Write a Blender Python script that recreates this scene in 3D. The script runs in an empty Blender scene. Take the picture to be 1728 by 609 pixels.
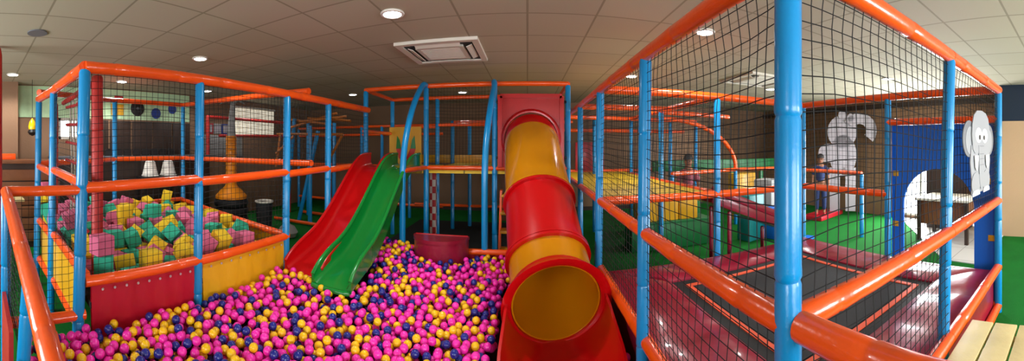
import bpy, bmesh, math, random
import numpy as np
from mathutils import Vector, Matrix, Euler, noise as mnoise
R = random.Random(7)
C = bpy.context.scene.collection
PI = math.pi

# ------------------------------------------------------------------ materials
def lin(h):
    h = h.lstrip('#')
    o = []
    for i in (0, 2, 4):
        c = int(h[i:i+2], 16) / 255
        o.append(c / 12.92 if c <= .04045 else ((c + .055) / 1.055) ** 2.4)
    return (*o, 1)

def mat(name, col, rough=.5, bump=0, bscale=40, var=0, vscale=6, metal=0, emit=0, coat=0, sss=0, trans=0, spec=.5):
    m = bpy.data.materials.new(name); m.use_nodes = True
    nt = m.node_tree; N = nt.nodes; L = nt.links
    b = N['Principled BSDF']
    b.inputs['Base Color'].default_value = lin(col)
    b.inputs['Roughness'].default_value = rough
    b.inputs['Metallic'].default_value = metal
    b.inputs['Coat Weight'].default_value = coat
    b.inputs['Coat Roughness'].default_value = .08
    b.inputs['Specular IOR Level'].default_value = spec
    b.inputs['Transmission Weight'].default_value = trans
    if emit:
        b.inputs['Emission Color'].default_value = lin(col)
        b.inputs['Emission Strength'].default_value = emit
    if bump or var:
        tc = N.new('ShaderNodeTexCoord')
        nz = N.new('ShaderNodeTexNoise'); nz.inputs['Scale'].default_value = bscale; nz.inputs['Detail'].default_value = 3
        L.new(tc.outputs['Object'], nz.inputs['Vector'])
        if bump:
            bp = N.new('ShaderNodeBump'); bp.inputs['Strength'].default_value = bump; bp.inputs['Distance'].default_value = .02
            L.new(nz.outputs['Fac'], bp.inputs['Height']); L.new(bp.outputs['Normal'], b.inputs['Normal'])
        if var:
            n2 = N.new('ShaderNodeTexNoise'); n2.inputs['Scale'].default_value = vscale; n2.inputs['Detail'].default_value = 4
            L.new(tc.outputs['Object'], n2.inputs['Vector'])
            mx = N.new('ShaderNodeMixRGB'); mx.blend_type = 'MULTIPLY'; mx.inputs['Fac'].default_value = 1
            mr = N.new('ShaderNodeMapRange'); mr.inputs['To Min'].default_value = 1 - var; mr.inputs['To Max'].default_value = 1 + var
            L.new(n2.outputs['Fac'], mr.inputs['Value'])
            mx.inputs['Color1'].default_value = lin(col); L.new(mr.outputs['Result'], mx.inputs['Color2'])
            L.new(mx.outputs['Color'], b.inputs['Base Color'])
    return m

def tile_mat(name, c1, c2, cm, w, h, mortar, rough, bump=.2, offset=0, dots=0):
    m = bpy.data.materials.new(name); m.use_nodes = True
    nt = m.node_tree; N = nt.nodes; L = nt.links; b = N['Principled BSDF']
    tc = N.new('ShaderNodeTexCoord'); br = N.new('ShaderNodeTexBrick')
    br.offset = offset; br.squash = 1
    br.inputs['Color1'].default_value = lin(c1); br.inputs['Color2'].default_value = lin(c2); br.inputs['Mortar'].default_value = lin(cm)
    br.inputs['Scale'].default_value = 1; br.inputs['Mortar Size'].default_value = mortar; br.inputs['Mortar Smooth'].default_value = .1
    br.inputs['Brick Width'].default_value = w; br.inputs['Row Height'].default_value = h; br.inputs['Bias'].default_value = 0
    L.new(tc.outputs['Object'], br.inputs['Vector'])
    out = br.outputs['Color']
    if dots:
        vo = N.new('ShaderNodeTexVoronoi'); vo.inputs['Scale'].default_value = dots; vo.inputs['Randomness'].default_value = 0
        L.new(tc.outputs['Object'], vo.inputs['Vector'])
        mr = N.new('ShaderNodeMapRange'); mr.inputs['From Min'].default_value = .15; mr.inputs['From Max'].default_value = .3
        mr.inputs['To Min'].default_value = .78; mr.inputs['To Max'].default_value = 1
        L.new(vo.outputs['Distance'], mr.inputs['Value'])
        mx = N.new('ShaderNodeMixRGB'); mx.blend_type = 'MULTIPLY'; mx.inputs['Fac'].default_value = 1
        L.new(out, mx.inputs['Color1']); L.new(mr.outputs['Result'], mx.inputs['Color2']); out = mx.outputs['Color']
    L.new(out, b.inputs['Base Color'])
    b.inputs['Roughness'].default_value = rough
    if bump:
        bp = N.new('ShaderNodeBump'); bp.inputs['Strength'].default_value = bump; bp.inputs['Distance'].default_value = .01; bp.invert = True
        L.new(br.outputs['Fac'], bp.inputs['Height']); L.new(bp.outputs['Normal'], b.inputs['Normal'])
    return m

M = dict(
    blue=mat('blue_vinyl', '0486C4', .3, .05, 60, .1, 5, coat=.2),
    orange=mat('orange_vinyl', 'F2550E', .28, .1, 35, .1, 5, coat=.4),
    redpost=mat('red_padding', 'B3251E', .5, .2, 40, .15, 8),
    net=mat('black_net_cord', '0B0B0C', .8),
    redrope=mat('red_rope', 'A82022', .8),
    whiterope=mat('pale_rope', 'B0A898', .8),
    redvinyl=mat('red_vinyl', 'B41428', .35, .12, 9, .1, 3, coat=.2),
    yelvinyl=mat('yellow_vinyl', 'E2A616', .4, .2, 12, .12, 3, coat=.15),
    maroon=mat('maroon_vinyl', '8E1630', .3, .28, 7, .12, 4, coat=.35),
    blackmat=mat('black_jumping_mat', '17181A', .75, .1, 120, .15, 20),
    blackband=mat('black_border', '0C0C0D', .7),
    orangestrip=mat('orange_strip', 'E2532B', .6, .2, 90),
    pinkball=mat('pink_plastic', 'F52CB0', .28, coat=.3),
    yelball=mat('yellow_plastic', 'F4C00C', .28, coat=.3),
    navyball=mat('navy_plastic', '1A2684', .25, coat=.3),
    redslide=mat('red_slide_plastic', 'C2060C', .28, .02, 8, .08, 3, coat=.2),
    greenslide=mat('green_slide_plastic', '0C8030', .2, .02, 8, .08, 3, coat=.5),
    yelslide=mat('yellow_slide_plastic', 'E89C0A', .22, .02, 8, .08, 3, coat=.5),
    dark=mat('dark_metal', '1A1A1C', .4, metal=.6),
    chrome=mat('eyelet_metal', 'D8D4D0', .3, metal=.7),
    turf=mat('green_turf', '157026', .95, .8, 160, .3, 3, spec=.15),
    brownwall=mat('brown_wall', '86664C', .75, .1, 30, .08, 2),
    beigewall=mat('beige_wall', 'CDAA84', .8, .1, 30, .06, 2),
    navywall=mat('navy_band', '16283A', .6),
    white=mat('white_paint', 'E4E0D6', .5),
    acwhite=mat('white_plastic', 'D8D2C4', .45),
    acdark=mat('dark_slot', '2B2A28', .6),
    sunfloor=tile_mat('sunlit_floor_white', 'E6E6E2', 'DCDCD8', 'B4B4B0', .6, .6, .006, .15),  # white stands in for sunlight falling on the floor
    ceiling=tile_mat('ceiling_tile', 'B2AA94', 'ACA48E', '8E8670', .6, .6, .01, .85, .25, 0, 38),
    yeldeck=tile_mat('yellow_deck_mat', 'F2CC1C', 'E6BC18', '8A6E0C', 3, .09, .012, .5, .5),
    foamP=mat('pink_foam', 'D26A8A', .9, .35, 90, .12, 10, spec=.2),
    foamT=mat('teal_foam', '35AA8A', .9, .35, 90, .12, 10, spec=.2),
    foamY=mat('yellow_foam', 'E4BE2C', .9, .35, 90, .12, 10, spec=.2),
    bluepanel=mat('blue_panel', '1068D0', .45, .05, 20, .06, 3),
    yelpatch=mat('yellow_patch', 'D8A21C', .5),
    grey=mat('grey_board', '8E9094', .5, 0, 1, .06, 5),
    greydk=mat('grey_dark_board', '63666C', .5),
    black=mat('black_paint', '111111', .5),
    eyewhite=mat('white_board', 'F0F0EE', .4),
    pale=mat('pale_board', 'A39CA2', .6, 0, 1, .06, 5),
    wood=mat('pale_wood', 'D8C68C', .5, .15, 30, .15, 4),
    brownwood=mat('brown_wood', '7A4A2C', .5, .15, 30, .2, 6),
    darkwood=mat('dark_wood', '33231A', .5, .15, 30, .2, 6),
    mural=mat('mint_board', 'B4D4A8', .7, 0, 1, .2, 9),
    tyre=mat('black_rubber', '14161A', .7, .2, 60),
    orangetoy=mat('orange_plastic', 'E88A0E', .35, .03, 20, .08, 4, coat=.2),
    bluedisc=mat('blue_disc', '1B3A8C', .5),
    greenpad=mat('green_vinyl', '0F6A34', .4, .1, 15, .1, 3),
    skin=mat('skin', '8A5A3E', .6), hair=mat('black_hair', '15100E', .7),
    navycloth=mat('navy_cloth', '1A2A55', .85, .2, 80), pinkcloth=mat('rose_cloth', 'A85A6A', .85, .2, 80),
    redshoe=mat('red_shoe', 'A51D22', .6),
    greycloth=mat('grey_shutter', '9A9A98', .6, .1, 20, .1, 9),
    lamp=mat('lamp_glow', 'F4F8FF', .4, emit=30),
    daylight=mat('window_daylight', 'F2F6FF', .4, emit=5),
    wallglow=mat('window_daylight_blind', 'EFE6CF', .5, emit=.55),  # glow stands in for light on the side wall
    shadefloor=mat('dark_floor_shade', '0B120E', .9, .3, 150, .2, 6),  # near-black colour stands in for shade on the floor
    teal=mat('teal_vinyl', '167C80', .4), rust=mat('orange_brown_pipe', 'B4651E', .45, .05, 30, .1, 5),
)
_nt = M['yelslide'].node_tree; _tr = _nt.nodes.new('ShaderNodeBsdfTranslucent'); _tr.inputs['Color'].default_value = lin('E8960C'); _mx = _nt.nodes.new('ShaderNodeMixShader'); _mx.inputs[0].default_value = .35
_nt.links.new(_nt.nodes['Principled BSDF'].outputs[0], _mx.inputs[1]); _nt.links.new(_tr.outputs[0], _mx.inputs[2]); _nt.links.new(_mx.outputs[0], _nt.nodes['Material Output'].inputs[0])
# checker posts under the tower
mc = bpy.data.materials.new('red_white_checker'); mc.use_nodes = True
_n = mc.node_tree.nodes; _c = _n.new('ShaderNodeTexChecker'); _t = _n.new('ShaderNodeTexCoord')
_c.inputs['Scale'].default_value = 9; _c.inputs['Color1'].default_value = lin('A81C22'); _c.inputs['Color2'].default_value = lin('C8BCB0')
mc.node_tree.links.new(_t.outputs['Object'], _c.inputs['Vector']); mc.node_tree.links.new(_c.outputs['Color'], _n['Principled BSDF'].inputs['Base Color'])
M['checker'] = mc

# ------------------------------------------------------------------ mesh builder
class MB:
    def __init__(s): s.v = []; s.f = []; s.m = []
    def add(s, vs, fs, mi=0):
        o = len(s.v); s.v += [tuple(v) for v in vs]
        for f in fs: s.f.append(tuple(i + o for i in f)); s.m.append(mi)
        return s
    def box(s, lo, hi, mi=0, rot=None, bev=0):
        x0, y0, z0 = lo; x1, y1, z1 = hi
        if bev:
            bm = bmesh.new(); bmesh.ops.create_cube(bm, size=1)
            bmesh.ops.scale(bm, vec=(x1-x0, y1-y0, z1-z0), verts=bm.verts)
            bmesh.ops.bevel(bm, geom=list(bm.edges), offset=bev, segments=2, affect='EDGES', profile=.6)
            c = Vector(((x0+x1)/2, (y0+y1)/2, (z0+z1)/2))
            vs = [v.co.copy() for v in bm.verts]
            if rot: vs = [rot @ v for v in vs]
            bm.verts.index_update()
            s.add([v + c for v in vs], [[v.index for v in f.verts] for f in bm.faces], mi); bm.free(); return s
        vs = [Vector(p) for p in ((x0,y0,z0),(x1,y0,z0),(x1,y1,z0),(x0,y1,z0),(x0,y0,z1),(x1,y0,z1),(x1,y1,z1),(x0,y1,z1))]
        if rot:
            c = Vector(((x0+x1)/2, (y0+y1)/2, (z0+z1)/2)); vs = [rot @ (v-c) + c for v in vs]
        return s.add(vs, [(0,3,2,1),(4,5,6,7),(0,1,5,4),(1,2,6,5),(2,3,7,6),(3,0,4,7)], mi)
    def tube(s, pts, r, n=12, mi=0, caps=True, seam=0, closed=False):
        pts = [Vector(p) for p in pts]
        rs = r if isinstance(r, (list, tuple)) else [r]*len(pts)
        N = len(pts); prev = None; vs = []
        for i, p in enumerate(pts):
            if closed: t = pts[(i+1) % N] - pts[i-1]
            else: t = pts[min(i+1, N-1)] - pts[max(i-1, 0)]
            t.normalize()
            if prev is None:
                a = Vector((0,0,1)) if abs(t.z) < .9 else Vector((1,0,0))
                u = t.cross(a).normalized()
            else: u = (prev - t*prev.dot(t)).normalized()
            prev = u; w = t.cross(u)
            for k in range(n):
                an = 2*PI*k/n; vs.append(p + (u*math.cos(an) + w*math.sin(an))*rs[i])
        fs = []
        for i in range(N if closed else N-1):
            j = (i+1) % N
            for k in range(n): fs.append((i*n+k, i*n+(k+1) % n, j*n+(k+1) % n, j*n+k))
        if caps and not closed:
            fs.append(tuple(range(n))[::-1]); fs.append(tuple((N-1)*n+k for k in range(n)))
        return s.add(vs, fs, mi)
    def lathe(s, prof, n=24, mi=0, mtx=None, cap=True):
        vs = []; N = len(prof)
        for r, z in prof:
            for k in range(n):
                a = 2*PI*k/n; v = Vector((r*math.cos(a), r*math.sin(a), z)); vs.append(mtx @ v if mtx else v)
        fs = [(i*n+k, i*n+(k+1) % n, (i+1)*n+(k+1) % n, (i+1)*n+k) for i in range(N-1) for k in range(n)]
        if cap: fs.append(tuple(range(n))[::-1]); fs.append(tuple((N-1)*n+k for k in range(n)))
        return s.add(vs, fs, mi)
    def prism(s, poly, fn, t, mi=0):
        """poly: 2-D outline (counter-clockwise); fn(u, v, w) -> point; thickness t along w"""
        n = len(poly)
        vs = [fn(u, v, 0) for u, v in poly] + [fn(u, v, t) for u, v in poly]
        fs = [tuple(range(n)), tuple(range(2*n-1, n-1, -1))] + [(i, i+n, (i+1) % n+n, (i+1) % n) for i in range(n)]
        return s.add(vs, fs, mi)
    def build(s, name, mats, parent=None, smooth=True, loc=None):
        if not isinstance(mats, (list, tuple)): mats = [mats]
        me = bpy.data.meshes.new(name); vs = s.v
        wl = Vector((0,0,0))
        if parent is not None:
            wl = WL[parent.name]
        elif loc is not None: wl = Vector(loc)
        me.from_pydata([tuple(Vector(v) - wl) for v in vs], [], s.f); 
        for m in mats: me.materials.append(m)
        me.polygons.foreach_set('material_index', s.m)
        bm = bmesh.new(); bm.from_mesh(me); bmesh.ops.recalc_face_normals(bm, faces=bm.faces); bm.to_mesh(me); bm.free()
        if smooth:
            me.shade_smooth()
            try: me.set_sharp_from_angle(angle=math.radians(38))
            except Exception: pass
        o = bpy.data.objects.new(name, me); C.objects.link(o)
        if parent is not None: o.parent = parent
        else: o.location = wl
        WL[o.name] = Vector(wl)
        return o
WL = {}
def tag(o, label, cat, group=None):
    o['label'] = label; o['category'] = cat
    if group: o['group'] = group
    return o
def thing(name, label, cat, loc, group=None):
    o = bpy.data.objects.new(name, None); o.empty_display_size = .1; C.objects.link(o); o.location = loc
    WL[o.name] = Vector(loc); return tag(o, label, cat, group)
def struct(o): o['kind'] = 'structure'; return o
def stuff(o): o['kind'] = 'stuff'; return o
def arc(cx, cy, r, a0, a1, n): return [(cx + r*math.cos(math.radians(a0+(a1-a0)*i/n)), cy + r*math.sin(math.radians(a0+(a1-a0)*i/n))) for i in range(n+1)]

# ------------------------------------------------------------------ padded posts and rails
PR = .0385
def post(par, x, y, z0, z1, r=PR, m='blue', lean=(0, 0), name='post', label=None):
    prof = [(r*.97, z0)]
    z = z0 + .42
    while z < z1 - .15:
        prof += [(r, z-.012), (r*.9, z), (r*1.04, z+.012), (r*1.03, z+.03), (r, z+.05)]; z += .44 + .07*math.sin(x*9+z*5+y)
    prof += [(r, z1-.02), (r*.8, z1)]
    tm = Matrix.Translation((x, y, 0)) @ Matrix(((1,0,lean[0]/z1,-lean[0]),(0,1,lean[1]/z1,-lean[1]),(0,0,1,0),(0,0,0,1)))
    o = MB().lathe(prof, 16, 0, tm).build(name, M[m], par)
    if label: o['label'] = label
    return o
def rail(par, p0, p1, r=PR, m='orange', name='rail', sag=0, label=None):
    p0 = Vector(p0); p1 = Vector(p1); L = (p1-p0).length
    pts = []; rs = []
    n = max(2, int(L/.11)); t = (p1-p0)/n
    for i in range(n+1):
        q = p0 + t*i; u = i/n; q.z -= sag*4*u*(1-u)
        k = 1 + .02*math.sin(i*2.1+p0.x*7)
        if i % 5 == 2 and 0 < i < n:
            pts += [q - t.normalized()*.012, q, q + t.normalized()*.012]; rs += [r*1.02, r*.94, r*1.04]
        else: pts.append(q); rs.append(r*k)
    o = MB().tube(pts, rs, 14).build(name, M[m], par)
    if label: o['label'] = label
    return o
def pipe(par, pts, r=PR, m='orange', name='rail', n=14):
    return MB().tube(pts, r, n).build(name, M[m], par)

def net(name, label, quad, cell=.05, r=.0022, bulge=.03, m='net', group='black safety nets', seed=0, droop=.012):
    """knotted cord net hung in the quad p00 (bottom start), p10 (bottom end), p11 (top end), p01 (top start)"""
    a, b, c, d = [Vector(p) for p in quad]
    W = ((b-a).length + (c-d).length)/2; H = ((d-a).length + (c-b).length)/2
    nu = max(2, round(W/cell)); nv = max(2, round(H/cell))
    nor = (b-a).cross(d-a).normalized()
    def P(u, v):
        p = (a*(1-u)+b*u)*(1-v) + (d*(1-u)+c*u)*v
        w = min(1, 6*min(u, 1-u, v, 1-v) + .0)
        e = mnoise.noise(Vector((u*W*1.1+seed*3.1, v*H*1.3, seed)))*bulge*w
        p = p + nor*e
        p.z -= w*(droop*2*math.sin(u*W*2.3+seed) + droop*.5*math.sin(u*nu*PI) )
        f = mnoise.noise(Vector((u*W*2, v*H*2, seed+9)))*.012*w
        return p + (b-a).normalized()*f
    mb = MB()
    for j in range(nv+1): mb.tube([P(i/nu, j/nv) for i in range(0, nu+1)], r, 3, caps=False)
    for i in range(nu+1): mb.tube([P(i/nu, j/nv) for j in range(0, nv+1)], r, 3, caps=False)
    o = mb.build(name, M[m], None, smooth=False, loc=(a+b)/2)
    return tag(o, label, 'safety net', group)

# ------------------------------------------------------------------ room shell
X0, X1, Y0, Y1, H = -6.4, 7.2, -2.6, 9.0, 2.8
fl = MB().box((X0-.2, Y0-.2, -.1), (X1+.2, Y1+.2, 0)).build('floor', M['turf'], smooth=False); struct(fl)
wt = MB().prism([(4.7,1.35), (X1,1.35), (X1,3.95), (6.6,3.5), (4.75,1.9)], lambda u, v, w: (u, v, w), .012).build('floor_sun_patch', M['sunfloor'], smooth=False); struct(wt)  # patch of sunlight on the floor, put in as a white sheet
struct(MB().box((-2.4, 4.2, 0), (.66, 7.6, .006)).build('floor_shade_sheet', M['shadefloor'], smooth=False))  # dark sheet added to deepen the shade under the tower deck
ce = MB().box((X0-.2, Y0-.2, H), (X1+.2, Y1+.2, H+.1)).build('ceiling', M['ceiling'], smooth=False); struct(ce)
struct(MB().box((X0-.2, Y1, 0), (X1+.2, Y1+.15, H)).build('wall_back', M['brownwall'], smooth=False))
# side walls with real window openings
def wall_x(name, x, t, y0, y1, holes, m):
    mb = MB(); ys = y0
    for (a, b, z0, z1) in sorted(holes):
        mb.box((x, ys, 0), (x+t, a, H)); mb.box((x, a, 0), (x+t, b, z0)); mb.box((x, a, z1), (x+t, b, H)); ys = b
    mb.box((x, ys, 0), (x+t, y1, H))
    return struct(mb.build(name, M[m], smooth=False))
wall_x('wall_left', X0-.15, .15, Y0, Y1, [(1.5, 1.98, 1.8, 2.2)], 'brownwall')
wall_x('wall_right', X1, .15, 1.5, Y1, [(2.2, 4.1, .06, 2.1)], 'brownwall')
wr = MB().box((6.35, Y0, 0), (X1+.15, 1.5, 2.13)).box((6.36, Y0, 2.13), (X1+.15, 1.49, H), 1).build('wall_right_front', [M['beigewall'], M['navywall']], smooth=False); struct(wr)
mb = MB(); xs = X0
for a, b in ((-4.6, -2.2), (.2, 2.6), (3.6, 6.0)):
    mb.box((xs, Y0-.15, 0), (a, Y0, H)).box((a, Y0-.15, 0), (b, Y0, .8)).box((a, Y0-.15, 2.3), (b, Y0, H)); xs = b
mb.box((xs, Y0-.15, 0), (X1, Y0, H)); struct(mb.build('wall_front', M['beigewall'], smooth=False))
struct(MB().box((-6.4, .36, 0), (-6.12, .7, H)).build('wall_left_pier', M['brownwall'], smooth=False))
struct(MB().box((X0, Y1-.02, 0), (X1, Y1, .1)).build('baseboard_back', M['darkwood'], smooth=False))
struct(MB().box((X1-.03, 1.5, H-.22), (X1, Y1, H-.1)).build('trim_right', M['darkwood'], smooth=False))
def window_pane(name, lo, hi, axis, m, bars):
    """frame, glass bright with daylight, glazing bars"""
    fr = struct(bpy.data.objects.new(name, None)); C.objects.link(fr); WL[fr.name] = Vector((0,0,0))
    g = MB().box(lo, hi).build('window_pane', M[m], fr, smooth=False)
    f = MB(); (x0,y0,z0), (x1,y1,z1) = lo, hi; e = .03
    if axis == 'x':
        for a, b in ((z0, z0+.05), (z1-.05, z1)): f.box((x0-e, y0, a), (x1+e, y1, b))
        for i in range(bars+2):
            yy = y0 + (y1-y0-.05)*i/(bars+1); f.box((x0-e, yy, z0), (x1+e, yy+.05, z1))
    else:
        for a, b in ((z0, z0+.05), (z1-.05, z1)): f.box((x0, y0-e, a), (x1, y1+e, b))
        for i in range(bars+2):
            xx = x0 + (x1-x0-.05)*i/(bars+1); f.box((xx, y0-e, z0), (xx+.05, y1+e, z1))
    f.build('window_frame', M['white'], fr, smooth=False)
window_pane('window_1', (X0-.1, 1.5, 1.8), (X0-.08, 1.98, 2.2), 'x', 'daylight', 1)
window_pane('window_2', (X1+.06, 2.2, .06), (X1+.08, 4.1, 2.1), 'x', 'daylight', 2)
for i, (a, b) in enumerate(((-4.6, -2.2), (.2, 2.6), (3.6, 6.0))):
    window_pane('window_%d' % (i+3), (a, Y0-.1, .8), (b, Y0-.08, 2.3), 'y', 'daylight', 3)

# ------------------------------------------------------------------ ceiling fittings
lights = [(-1.13,2.78,'above the middle of the ball pit'), (-3.64,2.68,'above the foam cube pit'), (1.69,3.04,'above the trampoline cage'), (-5.49,.55,'over the wooden counter by the brown pier'),
          (-5.6,2.44,'beside the mint mural over the foam pit'), (-3.65,6.69,'behind the two open slides'), (-1.35,7.17,'behind the slide tower'), (1.65,5.4,'above the yellow deck'),
          (5.02,3.01,'over the turf near the blue arch panel'), (4.43,5.32,'above the toddler corner'), (4.13,7.65,'near the back wall beyond the toddler corner'), (-5.66,4.35,'over the orange palm toy'), (-5.55,5.8,'over the pale lit patch of the side wall')]
first = None
for x, y, w in lights:
    if first is None:
        t = thing('ceiling_light', '', 'ceiling light', (x, y, H), 'round ceiling downlights')
        MB().lathe([(.075, 0), (.1, 0), (.104, -.008), (.1, -.016), (.08, -.018), (.075, -.012)], 28, 0, Matrix.Translation((x, y, H))).build('trim_ring', M['white'], t)
        MB().lathe([(.001, -.014), (.078, -.014), (.078, -.006), (.001, -.006)], 28, 0, Matrix.Translation((x, y, H))).build('lens', M['lamp'], t)
        first = t
    else:
        t = first.copy(); C.objects.link(t); t.location = (x, y, H)
        for ch in first.children:
            c = ch.copy(); C.objects.link(c); c.parent = t
    t['label'] = 'round white downlight in the ceiling ' + w
    ld = bpy.data.lights.new('downlight', 'SPOT'); ld.energy = (125 if -2 < x < 0 else 90) if y < 4 else (110 if x > 1 else (24 if x < -5 else 9)); ld.spot_size = math.radians(150); ld.spot_blend = .6; ld.shadow_soft_size = .07; ld.color = (1, .985, .95)
    lo = bpy.data.objects.new('downlight', ld); C.objects.link(lo); lo.location = (x, y, H-.03)
def cassette(x, y, label, s=.93):
    t = thing('air_conditioner', label, 'air conditioner', (x, y, H))
    h = s/2; z = H
    mb = MB()
    for lo, hi in (((-h,-h),(h,-h+.07)), ((-h,h-.07),(h,h)), ((-h,-h+.07),(-h+.07,h-.07)), ((h-.07,-h+.07),(h,h-.07))):
        mb.box((x+lo[0], y+lo[1], z-.035), (x+hi[0], y+hi[1], z-.001))
    mb.build('frame', M['acwhite'], t, smooth=False)
    MB().box((x-h+.06, y-h+.06, z-.018), (x+h-.06, y+h-.06, z-.002)).build('backing', M['acdark'], t, smooth=False)
    g = h-.19
    gr = MB().box((x-g, y-g, z-.042), (x+g, y+g, z-.018), bev=.006)
    for k in range(9): gr.box((x-g+.05, y-g+.06+k*(2*g-.12)/8.5, z-.045), (x+g-.05, y-g+.072+k*(2*g-.12)/8.5, z-.041), 0)
    gr.build('grille', M['acwhite'], t, smooth=False)
    for dx, dy in ((0,-1),(0,1),(-1,0),(1,0)):
        c = h-.125
        rot = Matrix.Rotation(math.radians(22)*(dy if dy else 0), 3, 'X') @ Matrix.Rotation(math.radians(-22)*dx, 3, 'Y')
        if dx == 0: MB().box((x-g+.02, y+dy*c-.035, z-.036), (x+g-.02, y+dy*c+.035, z-.028), rot=rot).build('louvre', M['acwhite'], t, smooth=False)
        else: MB().box((x+dx*c-.035, y-g+.02, z-.036), (x+dx*c+.035, y+g-.02, z-.028), rot=rot).build('louvre', M['acwhite'], t, smooth=False)
cassette(-.98, 4.05, 'white square air conditioning cassette in the ceiling before the slide tower')
cassette(3.65, 4.7, 'white ceiling air conditioning cassette seen through the trampoline net')
t = thing('ceiling_speaker', 'small round cream speaker in the ceiling above the brown pier', 'speaker', (-3.46, .59, H))
MB().lathe([(.001, -.006), (.075, -.01), (.09, -.006), (.09, -.001), (.001, -.001)], 28, 0, Matrix.Translation((-3.46, .59, H))).build('grille', M['acwhite'], t)
MB().lathe([(.085, -.012), (.1, -.012), (.1, -.001), (.085, -.001)], 28, 0, Matrix.Translation((-3.46, .59, H))).build('rim', M['greydk'], t)

# ------------------------------------------------------------------ trampoline cage
TX = (.72, 2.05, 3.42); TY = (.78, 2.05, 3.4)
zT, zM, zL = 2.22, 1.115, .45
F = thing('trampoline_cage', 'blue and orange padded cage frame around the maroon trampoline', 'play frame', (2.07, 2.09, 0))
for (x, y) in ((TX[0],TY[0]), (TX[1],TY[0]), (TX[2],TY[0]), (TX[0],TY[1]), (TX[0],TY[2]), (TX[1],TY[2]), (TX[2],TY[1]), (TX[2],TY[2])):
    post(F, x, y, .001, zT - .02, r=.042 if (x, y) == (TX[0], TY[0]) else PR, lean=(0, -.05) if (x, y) == (TX[1], TY[0]) else (.025, 0) if x == TX[0] and y > 1 else (0, 0))
def ring(F, segs, z, r=PR, **k):
    for a, b in segs: rail(F, (*a, z), (*b, z), r, **k)
near = [((TX[0],TY[0]),(TX[1],TY[0])), ((TX[1],TY[0]),(TX[2],TY[0]))]
lefts = [((TX[0],TY[0]),(TX[0],TY[1])), ((TX[0],TY[1]),(TX[0],TY[2]))]
rights = [((TX[2],TY[0]),(TX[2],TY[1])), ((TX[2],TY[1]),(TX[2],TY[2]))]
fars = [((TX[0],TY[2]),(TX[1],TY[2])), ((TX[1],TY[2]),(TX[2],TY[2]))]
ring(F, near+lefts+rights+fars, zT, .042)
ring(F, near+lefts+[rights[1]]+fars, zM, .042)
ring(F, near+lefts, zL, .042)
rail(F, (TX[2], TY[0], .06), (TX[2]+0, TY[1], .06)); ring(F, near, .06)
rail(F, (TX[2], TY[0], 1.93), (TX[2], TY[1], 1.93))
# trampoline
T = thing('trampoline', 'rectangular trampoline with maroon pads and black jumping mat', 'trampoline', (2.07, 2.09, 0))
xa, xb, ya, yb = TX[0]+.06, TX[2]-.06, TY[0]+.06, TY[2]-.06
ia, ib, ja, jb = 1.27, 2.92, 1.27, 2.92; zt = .455
def pad(quad):
    """quilted pad: outline on top surface, subdivided and puffed"""
    a, b, c, d = [Vector((*p, 0)) for p in quad]; n, m = 24, 6
    vs = []; fs = []
    for j in range(m+1):
        for i in range(n+1):
            u, v = i/n, j/m
            p = (a*(1-u)+b*u)*(1-v)+(d*(1-u)+c*u)*v
            e = min(1, 5*min(v, 1-v)) 
            q = abs(math.sin(PI*u*((b-a).length/.68)))**.35
            p.z = zt - .03 + .035*math.sqrt(e)*q + .004*mnoise.noise(p*9)
            vs.append(p)
    for j in range(m):
        for i in range(n): k = j*(n+1)+i; fs.append((k, k+1, k+n+2, k+n+1))
    k0 = len(vs); per = [i for i in range(n+1)] + [(j)*(n+1)+n for j in range(1, m+1)] + [m*(n+1)+i for i in range(n-1, -1, -1)] + [j*(n+1) for j in range(m-1, 0, -1)]
    vs2 = vs + [Vector((vs[i].x, vs[i].y, zt-.09)) for i in per]
    L = len(per)
    fs += [(per[i], k0+i, k0+(i+1) % L, per[(i+1) % L]) for i in range(L)]
    MB().add(vs2, fs).build('pad', M['maroon'], T)
pad(((xa,ya),(xb,ya),(ib,ja),(ia,ja))); pad(((xb,ya),(xb,yb),(ib,jb),(ib,ja))); pad(((xb,yb),(xa,yb),(ia,jb),(ib,jb))); pad(((xa,yb),(xa,ya),(ia,ja),(ia,jb)))
def frame_flat(a, b, c, d, w, z0, z1, nm, m):
    mb = MB()
    for lo, hi in (((a, c), (b, c+w)), ((a, d-w), (b, d)), ((a, c+w), (a+w, d-w)), ((b-w, c+w), (b, d-w))): mb.box((*lo, z0), (*hi, z1))
    return mb.build(nm, M[m], T, smooth=False)
frame_flat(ia-.02, ib+.02, ja-.02, jb+.02, .3, zt-.05, zt-.044, 'border', 'blackband')
frame_flat(ia+.1, ib-.1, ja+.1, jb-.1, .042, zt-.044, zt-.036, 'edge_strip', 'orangestrip')
MB().box((ia+.16, ja+.16, zt-.06), (ib-.16, jb-.16, zt-.0405)).build('jumping_mat', M['blackmat'], T, smooth=False)
for lo, hi in (((xa-.02, ya-.02), (xb+.02, ya)), ((xa-.02, ya), (xa, yb)), ((xb, ya), (xb+.02, yb)), ((xa, yb), (xb, yb+.02))):
    MB().box((*lo, .002), (*hi, zt-.03)).build('skirt', M['maroon'], T, smooth=False)
e = .0
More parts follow.
